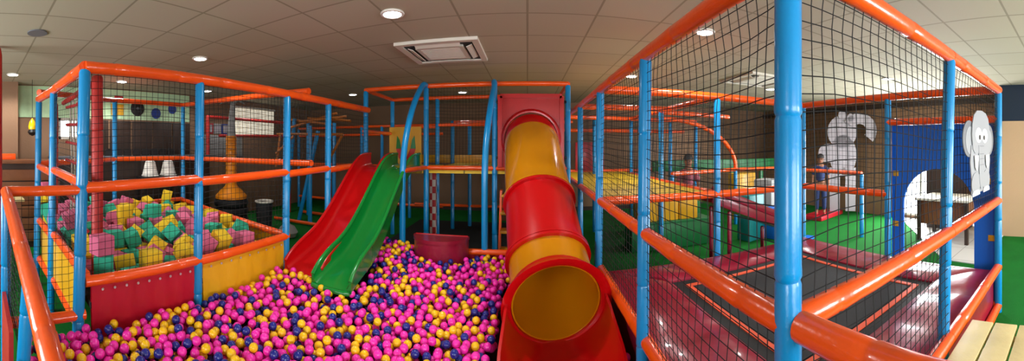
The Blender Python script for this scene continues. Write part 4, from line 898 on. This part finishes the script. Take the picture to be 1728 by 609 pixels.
# ------------------------------------------------------------------ foam cubes
FOAM = [(-5.11,1.06,0.55,-2.46,0.08,0.76),(-4.90,1.11,0.54,-1.46,2.79,0.21),(-4.52,1.04,0.55,-1.81,2.14,0.19),(-4.37,1.15,0.54,0.00,0.56,0.47),(-3.99,1.02,0.51,-1.57,-0.00,-2.47),(-3.72,0.96,0.53,-0.00,1.87,-0.32),(-3.50,1.05,0.54,-0.05,2.64,1.69),(-3.12,1.03,0.54,1.93,-0.00,1.61),(-2.92,1.15,0.53,1.57,1.35,0.90),(-2.64,1.01,0.51,1.71,1.57,0.00),(-5.12,1.48,0.51,0.00,0.00,-2.00),(-4.92,1.38,0.51,-1.79,1.57,0.00),(-4.60,1.33,0.51,2.36,1.57,0.72),(-4.35,1.36,0.51,-0.60,1.57,0.00),(-4.06,1.33,0.56,0.17,-0.12,0.67),(-3.77,1.45,0.54,0.00,0.95,1.40),(-3.44,1.37,0.51,-0.67,1.57,-1.91),(-3.24,1.38,0.51,-0.00,-3.14,1.33),(-2.92,1.46,0.54,-0.00,0.34,1.62),(-2.61,1.37,0.52,-0.00,3.14,1.51),(-5.16,1.68,0.51,1.57,-0.00,1.83),(-4.85,1.73,0.54,-0.00,2.60,0.08),(-4.70,1.94,0.51,-0.00,0.00,1.24),(-4.29,1.73,0.54,2.18,-0.00,1.42),(-4.08,1.73,0.55,1.57,0.83,0.09),(-3.75,1.79,0.51,-1.57,0.00,-1.48),(-3.58,1.66,0.55,-0.00,2.23,0.38),(-3.25,1.62,0.51,-1.84,1.57,0.00),(-2.85,1.74,0.53,-1.57,1.86,0.82),(-2.70,1.67,0.51,-3.14,0.00,0.92),(-5.12,2.11,0.51,0.66,1.57,0.00),(-4.82,2.06,0.54,-0.00,2.57,-1.97),(-4.61,2.12,0.54,0.00,1.95,-1.09),(-4.24,2.09,0.52,-0.26,1.55,0.14),(-4.05,2.12,0.54,1.57,1.90,-0.98),(-3.74,2.07,0.51,1.55,1.57,0.00),(-3.54,2.11,0.55,-0.81,0.00,2.20),(-3.32,2.12,0.54,0.00,1.15,1.09),(-2.85,2.12,0.52,1.57,1.69,-1.11),(-2.62,2.11,0.55,-1.23,2.08,0.14),(-5.20,2.55,0.51,0.00,0.00,-1.57),(-4.86,2.52,0.55,0.42,2.05,0.22),(-4.53,2.47,0.51,1.57,0.00,2.09),(-4.18,2.42,0.55,-0.00,0.81,1.37),(-4.03,2.56,0.51,0.68,1.57,0.00),(-3.87,2.48,0.51,-1.57,-0.00,-1.63),(-3.44,2.59,0.55,1.57,2.31,0.57),(-3.22,2.47,0.54,-1.57,1.22,-1.54),(-3.04,2.42,0.51,1.23,1.57,0.00),(-2.58,2.44,0.51,0.00,0.00,1.11),(-5.20,2.73,0.55,-0.00,0.79,1.57),(-4.84,2.79,0.53,1.57,0.23,1.02),(-4.59,2.63,0.51,0.08,1.57,1.97),(-4.43,2.66,0.51,3.14,-0.00,-1.00),(-4.04,2.86,0.55,-1.57,0.92,0.41),(-3.76,2.81,0.51,2.52,1.57,0.00),(-3.38,2.82,0.51,1.75,1.57,0.00),(-3.08,2.67,0.54,1.58,1.96,-0.47),(-2.96,2.89,0.55,2.79,0.10,1.49),(-2.65,2.61,0.51,-1.57,0.00,1.77),(-5.04,0.96,0.65,-0.59,0.89,2.43),(-4.74,0.97,0.58,1.50,2.64,-0.15),(-4.40,0.97,0.66,0.59,0.05,1.55),(-4.29,0.94,0.54,2.17,0.01,1.62),(-3.87,0.95,0.65,-0.75,1.86,-0.77),(-3.67,1.12,0.53,-0.02,-2.92,-0.19),(-3.55,0.96,0.68,1.75,-0.48,1.49),(-3.38,1.19,0.53,-0.00,1.28,-1.23),(-2.79,1.25,0.57,-1.29,0.27,-2.17),(-2.61,0.98,0.66,1.57,-0.00,2.71),(-5.17,1.28,0.55,0.69,0.00,0.25),(-4.72,1.16,0.54,-1.82,-1.21,-1.03),(-4.59,1.38,0.66,1.57,0.00,-3.12),(-4.30,1.57,0.55,-0.00,2.40,-0.20),(-4.22,1.23,0.61,-0.56,0.11,-0.94),(-3.61,1.33,0.51,-1.57,0.00,-0.19),(-3.46,1.43,0.67,0.85,1.58,1.90),(-3.25,1.34,0.67,1.36,1.57,1.34),(-3.08,1.44,0.51,-1.68,1.57,0.00),(-2.75,1.50,0.60,0.71,0.58,-0.85),(-5.20,1.64,0.66,-0.00,1.57,0.00),(-5.01,1.71,0.62,0.55,-0.07,-1.38),(-4.50,1.65,0.56,1.18,0.40,0.88),(-4.18,1.70,0.66,-2.40,0.12,-1.61),(-3.90,1.80,0.52,-0.00,-3.11,-1.48),(-3.75,1.81,0.66,-1.06,1.57,0.60),(-3.38,1.82,0.58,-0.05,-3.00,1.08),(-3.20,1.87,0.51,0.00,-3.14,1.56),(-2.75,1.84,0.65,-0.70,-3.03,-0.66),(-2.66,1.91,0.55,1.57,0.71,-2.10),(-5.09,2.08,0.66,1.57,-0.00,0.60),(-5.02,1.91,0.51,1.57,0.00,1.41),(-4.68,2.27,0.57,0.93,0.52,-1.20),(-4.23,1.92,0.56,-0.02,2.79,-1.18),(-3.90,1.97,0.57,2.74,0.39,-1.45),(-3.74,2.08,0.66,3.14,-0.00,0.91),(-3.43,2.28,0.55,-1.43,0.40,-2.51),(-3.16,2.04,0.61,-0.95,2.62,-0.74),(-3.02,2.07,0.54,0.51,0.00,2.06),(-2.57,2.13,0.70,-1.41,2.08,0.14),(-5.05,2.32,0.54,1.24,0.14,0.22),(-4.72,2.61,0.64,0.76,0.27,2.14),(-4.54,2.48,0.66,0.75,1.57,0.00),(-4.24,2.61,0.58,0.45,2.46,1.37),(-3.98,2.47,0.66,0.20,1.57,0.00),(-3.63,2.35,0.56,2.00,0.97,1.55),(-3.56,2.51,0.61,-2.00,-0.83,1.13),(-3.26,2.53,0.67,-0.13,1.22,-1.54),(-3.05,2.43,0.66,2.74,1.57,0.00),(-2.55,2.43,0.66,1.67,1.57,0.00),(-5.02,2.64,0.57,2.48,0.31,1.41),(-4.79,2.87,0.66,-1.04,1.34,-2.12),(-4.54,2.88,0.55,0.21,-2.23,-0.28),(-4.30,2.87,0.51,1.57,-0.00,0.11),(-3.87,2.67,0.55,-0.43,-3.00,0.30),(-3.68,2.66,0.51,-0.00,-3.14,-1.04),(-3.57,2.82,0.54,-1.50,0.30,-1.03),(-3.25,2.66,0.59,-0.85,2.13,0.81),(-3.16,2.88,0.57,-0.14,0.25,-0.34),(-2.89,2.59,0.54,1.57,0.33,-0.72),(-5.07,0.97,0.85,1.12,1.28,0.36),(-4.84,0.96,0.70,1.84,-0.42,-0.61),(-4.62,0.96,0.68,0.59,0.90,0.56),(-4.19,0.95,0.66,-0.13,2.17,0.06),(-4.03,1.04,0.70,-0.00,0.89,-1.40),(-3.70,0.94,0.69,1.75,-0.06,1.56),(-3.50,0.95,0.84,0.52,1.89,-1.08),(-3.26,1.01,0.59,-1.83,-2.78,0.04),(-2.82,0.96,0.53,-0.00,1.83,0.01),(-2.63,0.97,0.81,-2.13,1.57,-0.34),(-5.17,1.40,0.67,-1.30,0.42,-1.41),(-4.76,1.28,0.63,-2.03,0.35,-1.29),(-4.57,1.27,0.81,1.36,1.30,1.59),(-4.43,1.37,0.66,1.57,-0.00,-0.15),(-4.01,1.26,0.70,-1.73,-0.13,2.56),(-3.92,1.18,0.55,1.57,0.67,-0.47),(-3.72,1.60,0.60,-0.59,-0.68,1.27),(-3.23,1.51,0.66,-1.72,0.43,-1.65),(-3.05,1.28,0.51,1.15,-1.57,0.74),(-2.56,1.53,0.51,-0.00,0.00,3.06),(-5.16,1.91,0.67,-0.68,1.37,-1.49),(-4.87,1.89,0.62,-2.73,-0.66,-0.20),(-4.53,1.93,0.54,-0.00,2.81,1.15),(-4.41,1.80,0.62,-1.04,-0.84,-0.82),(-3.93,1.76,0.67,-1.57,0.03,-1.31),(-3.58,1.87,0.63,-0.49,2.61,-0.18),(-3.48,1.96,0.55,-0.86,0.00,-0.94),(-3.09,1.61,0.51,1.57,-0.00,-2.94),(-2.78,2.08,0.67,-0.64,1.69,-1.11),(-2.57,1.95,0.70,1.04,2.09,1.04),(-5.06,2.28,0.72,-1.70,-0.33,-1.35),(-4.87,2.34,0.54,-1.57,0.94,-1.73),(-4.70,2.40,0.65,1.40,0.56,-1.21),(-4.43,2.12,0.53,-1.75,-0.11,-1.09),(-4.22,2.27,0.61,-1.09,-0.81,-1.77),(-3.77,2.06,0.81,1.57,-0.00,0.38),(-3.27,2.33,0.61,-2.49,-0.49,-1.54),(-3.09,1.92,0.69,0.64,2.63,-0.86),(-2.89,1.93,0.61,-0.74,-2.84,-0.54),(-2.69,2.27,0.55,-1.44,-3.11,-0.01),(-5.04,2.45,0.66,1.16,1.13,-1.66),(-4.85,2.54,0.72,0.10,0.47,0.43),(-4.64,2.78,0.67,3.03,-0.77,0.85),(-4.15,2.51,0.66,0.76,2.82,-0.52),(-4.07,2.71,0.65,0.42,-2.51,1.39),(-3.75,2.48,0.65,-2.68,0.02,1.48),(-3.64,2.22,0.65,2.00,-0.43,0.72),(-3.12,2.23,0.53,1.76,-0.00,2.81),(-2.92,2.28,0.58,1.48,1.73,0.40),(-2.77,2.45,0.61,0.84,-0.83,-0.72),(-4.98,2.90,0.51,-1.57,-1.57,0.00),(-4.77,2.86,0.82,1.80,0.01,2.54),(-4.48,2.65,0.66,1.57,-0.00,-1.85),(-4.38,2.86,0.67,-0.32,0.08,1.92),(-4.18,2.90,0.64,0.69,-0.06,-1.50),(-3.68,2.89,0.68,-0.73,-1.94,-0.88),(-3.34,2.87,0.66,-0.00,-3.14,0.82),(-3.47,2.76,0.67,0.21,-0.14,0.80),(-2.93,2.72,0.65,0.65,-1.00,0.29),(-2.75,2.88,0.54,-0.10,1.16,-0.15),(-5.15,0.97,0.98,1.39,1.28,0.36),(-4.79,1.45,0.66,2.02,1.21,0.48),(-4.52,1.12,0.74,-2.13,0.08,-1.65),(-4.32,1.17,0.71,0.57,2.93,-0.74),(-3.84,1.13,0.67,-1.47,-0.53,2.57),(-3.61,1.20,0.68,1.15,1.79,-0.29),(-3.10,0.94,0.69,-0.12,-2.77,-0.00),(-3.39,0.95,0.66,0.21,0.36,0.04),(-2.95,0.94,0.63,0.09,0.51,0.01),(-2.55,1.37,0.66,1.57,-0.00,1.55),(-4.95,1.25,0.65,1.44,-0.57,2.02),(-4.94,1.54,0.57,-0.07,-0.24,1.61),(-4.58,1.56,0.67,2.19,-0.40,2.10),(-4.14,1.48,0.59,1.05,-0.54,-2.34),(-3.96,1.52,0.54,-1.57,2.16,0.81),(-3.79,1.31,0.63,0.46,2.20,-1.74),(-3.42,1.23,0.67,-0.11,-1.86,-1.23),(-3.18,1.18,0.60,0.29,-0.94,-0.03),(-2.91,1.63,0.64,0.56,2.97,-0.64),(-2.57,1.21,0.53,2.96,-0.08,1.48),(-5.08,1.78,0.76,2.01,0.35,-2.12),(-4.72,1.54,0.54,-0.00,2.78,0.48),(-4.69,1.75,0.57,0.70,0.54,-3.07),(-4.59,1.81,0.69,0.85,-0.04,1.90),(-3.88,1.72,0.81,0.14,1.60,-1.49),(-3.34,1.97,0.67,0.76,0.72,1.96),(-3.43,1.64,0.63,2.01,-0.91,0.36),(-3.20,1.75,0.66,-0.04,0.76,-1.64),(-3.05,1.82,0.54,-0.00,2.01,1.61),(-2.57,1.74,0.64,-1.02,-0.92,0.92),(-4.89,2.02,0.71,-1.74,-0.34,1.65),(-4.89,2.21,0.63,0.65,2.96,-0.02),(-4.59,2.07,0.70,0.73,1.65,1.06),(-4.41,2.35,0.62,-0.39,2.21,-1.05),(-3.94,2.09,0.67,-2.85,0.14,0.17)]
def foam_mesh(nm, m):
    o = MB().box((-.075,-.075,-.075), (.075,.075,.075), bev=.008).build(nm, M[m]); me = o.data; bpy.data.objects.remove(o); WL.pop(nm, None); return me
fm = {c: foam_mesh('foam_cube', m) for c, m in (('pink','foamP'), ('teal','foamT'), ('yellow','foamY'))}
try: FOAM
except NameError:
    FOAM = []
    for i in range(12):
        for j in range(15):
            FOAM.append((-2.55-.19*j + R.uniform(-.03,.03), .95+.18*i+R.uniform(-.03,.03), .5+R.uniform(-.05,.15), R.uniform(0,3), R.uniform(0,3), R.uniform(0,3)))
for i, (x, y, z, a, b, c) in enumerate(FOAM):
    if y > 2.75 + (-2.4-x)*.2: continue
    col = R.choices(('pink','teal','yellow'), (.38,.34,.28))[0]
    o = bpy.data.objects.new('foam_cube', fm[col]); C.objects.link(o); o.location = (x, y, z+.06); o.rotation_euler = (a, b, c)
    w = 'by the red vinyl wall' if x > -2.9 and y < 1.75 else 'by the yellow vinyl wall' if x > -2.9 else 'along the back rim of the pit' if y > 2.6 + (-2.4-x)*.2 else 'at the far side of the pit' if x < -4.4 else 'in the middle of the pit'
    tag(o, col + ' foam cube in the foam pit ' + w, 'foam cube', col + ' foam cubes ' + w)

# ------------------------------------------------------------------ balls
BR = .031
def zb(x, y):
    cl = lambda v: max(0, min(1, v))
    return .17 + .2*cl((-.2-x)/2) + .17*cl((y-2.3)/1.9)
def inside(x, y):
    if not (-2.33 < x < .66 and .3 < y < 4.1): return False
    if math.hypot(x, y) < 1.35: return False
    if -.26 < x < .70 and y < 3.6:  # tube slide mouth and trough
        if y > 1.5 and x < .68: return False
    if -2.31 < x < -1.49 and 2.66 < y < 4.1 and not (x < -1.9 and y < 2.75):  # under the open slides the bed keeps the balls out
        bed = .36 if y < 2.9 else .42
        return zb(x, y) < bed - .06 + (0 if y < 3.4 else .5)
    if (x+1.02)**2/.37**2 + (y-(yA-.08))**2/.34**2 < 1 and y < yA: return False
    return True
grid = {}
balls = []
cs = 2*BR
def top_at(x, y, base):
    z = base; ix, iy = int(math.floor(x/cs)), int(math.floor(y/cs))
    for i in (ix-1, ix, ix+1):
        for j in (iy-1, iy, iy+1):
            for (bx, by, bz) in grid.get((i, j), ()):
                d2 = (x-bx)**2 + (y-by)**2
                if d2 < cs*cs:
                    q = bz + math.sqrt(cs*cs - d2)
                    if q > z: z = q
    return z
RB = random.Random(3)
for it in range(9000):
    x, y = RB.uniform(-2.33, .66), RB.uniform(.3, 4.1)
    if not inside(x, y): continue
    best = None
    for c in range(7):
        s = .055 if c else 0
        xx, yy = x + RB.uniform(-s, s), y + RB.uniform(-s, s)
        if not inside(xx, yy): continue
        z = top_at(xx, yy, zb(xx, yy) - .12)
        if best is None or z < best[2]: best = (xx, yy, z)
    if best is None or best[2] > zb(best[0], best[1]) + .02: continue
    balls.append(best); grid.setdefault((int(math.floor(best[0]/cs)), int(math.floor(best[1]/cs))), []).append(best)
balls.append((.685, 2.36, .17)); 
def covered(b):
    x, y, z = b; ix, iy = int(math.floor(x/cs)), int(math.floor(y/cs)); n = 0
    for i in (ix-1, ix, ix+1):
        for j in (iy-1, iy, iy+1):
            for (bx, by, bz) in grid.get((i, j), ()):
                if bz > z + .02 and (bx-x)**2+(by-y)**2 < (cs*.75)**2: n += 1
    return n
def px_of(b):
    d = math.hypot(b[0], b[1]); return 890 + 590*math.atan2(b[0], b[1]), 248 + 590*(1.65-b[2])/d, d
order = []
for i, b in enumerate(balls):
    u, v, d = px_of(b)
    if v < 604 and u > 100 and covered(b) == 0 and not (u < 128 and v > 520): order.append((d*d+1.4*1.4, i))
order.sort(); near_set = {i for _, i in order[:300]}
def ico(sub):
    bm = bmesh.new(); bmesh.ops.create_icosphere(bm, subdivisions=sub, radius=BR); bm.verts.index_update()
    v = np.array([q.co[:] for q in bm.verts]); f = np.array([[q.index for q in fc.verts] for fc in bm.faces]); bm.free(); return v, f
ball_me = {}
for nm, m in (('pink','pinkball'), ('yellow','yelball'), ('navy','navyball')):
    bm = bmesh.new(); bmesh.ops.create_icosphere(bm, subdivisions=4, radius=BR); me = bpy.data.meshes.new('ball'); bm.to_mesh(me); bm.free()
    me.materials.append(M[m]); me.shade_smooth(); ball_me[nm] = me
cols = [None]*len(balls)
for i, b in enumerate(balls):
    k = mnoise.noise(Vector((b[0]*4, b[1]*4, 3)))*.35
    cols[i] = RB.choices(('pink','yellow','navy'), (.54, .29+k*.3, .17-k*.2))[0]
cols[-1] = 'pink'
for i in sorted(near_set):
    u, v, d = px_of(balls[i]); c = cols[i]
    w = 'near the orange front handrail' if u < 260 else 'by the red vinyl foam pit wall' if u < 430 else 'in front of the two open slides' if u < 640 else 'between the green and tube slides' if u < 770 else 'beside the red tube slide mouth'
    o = bpy.data.objects.new('ball', ball_me[c]); C.objects.link(o); o.location = balls[i]
    tag(o, c + ' ball at the front of the pit ' + w, 'ball', c + ' balls ' + w)
v1, f1 = ico(3); v2, f2 = ico(2)
V = []; Fc = []; MI = []; o = 0
for i, b in enumerate(balls):
    if i in near_set: continue
    vis = covered(b) == 0
    v, f = (v1, f1) if vis and math.hypot(b[0], b[1]) < 3.6 else (v2, f2)
    V.append(v + np.array(b)); Fc.append(f + o); MI.append(np.full(len(f), ('pink','yellow','navy').index(cols[i]), dtype=np.int32)); o += len(v)
V = np.concatenate(V); Fc = np.concatenate(Fc); MI = np.concatenate(MI)
me = bpy.data.meshes.new('ball_mass'); me.vertices.add(len(V)); me.vertices.foreach_set('co', V.ravel()); me.loops.add(len(Fc)*3); me.loops.foreach_set('vertex_index', Fc.ravel().astype(np.int32))
me.polygons.add(len(Fc)); me.polygons.foreach_set('loop_start', np.arange(0, len(Fc)*3, 3, dtype=np.int32)); me.polygons.foreach_set('material_index', MI)
for m in ('pinkball','yelball','navyball'): me.materials.append(M[m])
me.update(calc_edges=True); me.shade_smooth()
o = bpy.data.objects.new('ball_mass', me); C.objects.link(o); stuff(o); tag(o, 'mass of pink, yellow and navy balls filling the rest of the pit', 'balls')
print('balls', len(balls), 'near', len(near_set), 'verts', len(V))
# pit floor under the balls
n = 16; vs = []; fs = []
for j in range(n+1):
    for i in range(n+1):
        x, y = -2.34+3.02*i/n, .22+3.9*j/n; vs.append((x, y, max(.004, zb(x, y)-.2)))
fs = [(j*(n+1)+i, j*(n+1)+i+1, (j+1)*(n+1)+i+1, (j+1)*(n+1)+i) for j in range(n) for i in range(n)]
struct(MB().add(vs, fs).build('floor_pit', M['blackband']))

# ------------------------------------------------------------------ daylight and world
def area(loc, rot, sx, sy, e, col=(.94, .97, 1)):
    l = bpy.data.lights.new('daylight', 'AREA'); l.shape = 'RECTANGLE'; l.size = sx; l.size_y = sy; l.energy = e; l.color = col
    o = bpy.data.objects.new('daylight', l); C.objects.link(o); o.location = loc; o.rotation_euler = rot
for a, b, e in ((-4.6,-2.2,120), (.2,2.6,80), (3.6,6.0,190)): area(((a+b)/2, Y0+.02, 1.55), (math.radians(90), 0, 0), 2.3, 1.4, e)
area((X1-.05, 3.15, 1.1), (math.radians(90), 0, math.radians(90)), 1.8, 1.9, 260)
w = bpy.data.worlds.new('World'); bpy.context.scene.world = w; w.use_nodes = True
w.node_tree.nodes['Background'].inputs[0].default_value = (.8, .88, 1, 1); w.node_tree.nodes['Background'].inputs[1].default_value = .4

# ------------------------------------------------------------------ camera: cylindrical panorama as the phone stitched it
cd = bpy.data.cameras.new('camera'); cam = bpy.data.objects.new('camera', cd); C.objects.link(cam)
cd.type = 'PANO'; cd.panorama_type = 'CENTRAL_CYLINDRICAL'
f_ = 590.0
cd.central_cylindrical_range_u_min = -890/f_; cd.central_cylindrical_range_u_max = (1728-890)/f_
cd.central_cylindrical_range_v_min = -(609-248)/f_; cd.central_cylindrical_range_v_max = 248/f_
cd.central_cylindrical_radius = 1.0
cam.location = (0, 0, 1.65); cam.rotation_euler = (PI/2, 0, 0); cd.clip_start = .01
sc = bpy.context.scene; sc.camera = cam
sc.view_settings.view_transform = 'Standard'; sc.view_settings.look = 'None'; sc.view_settings.gamma = 1; sc.view_settings.use_curve_mapping = False
sc.view_settings.exposure = 0
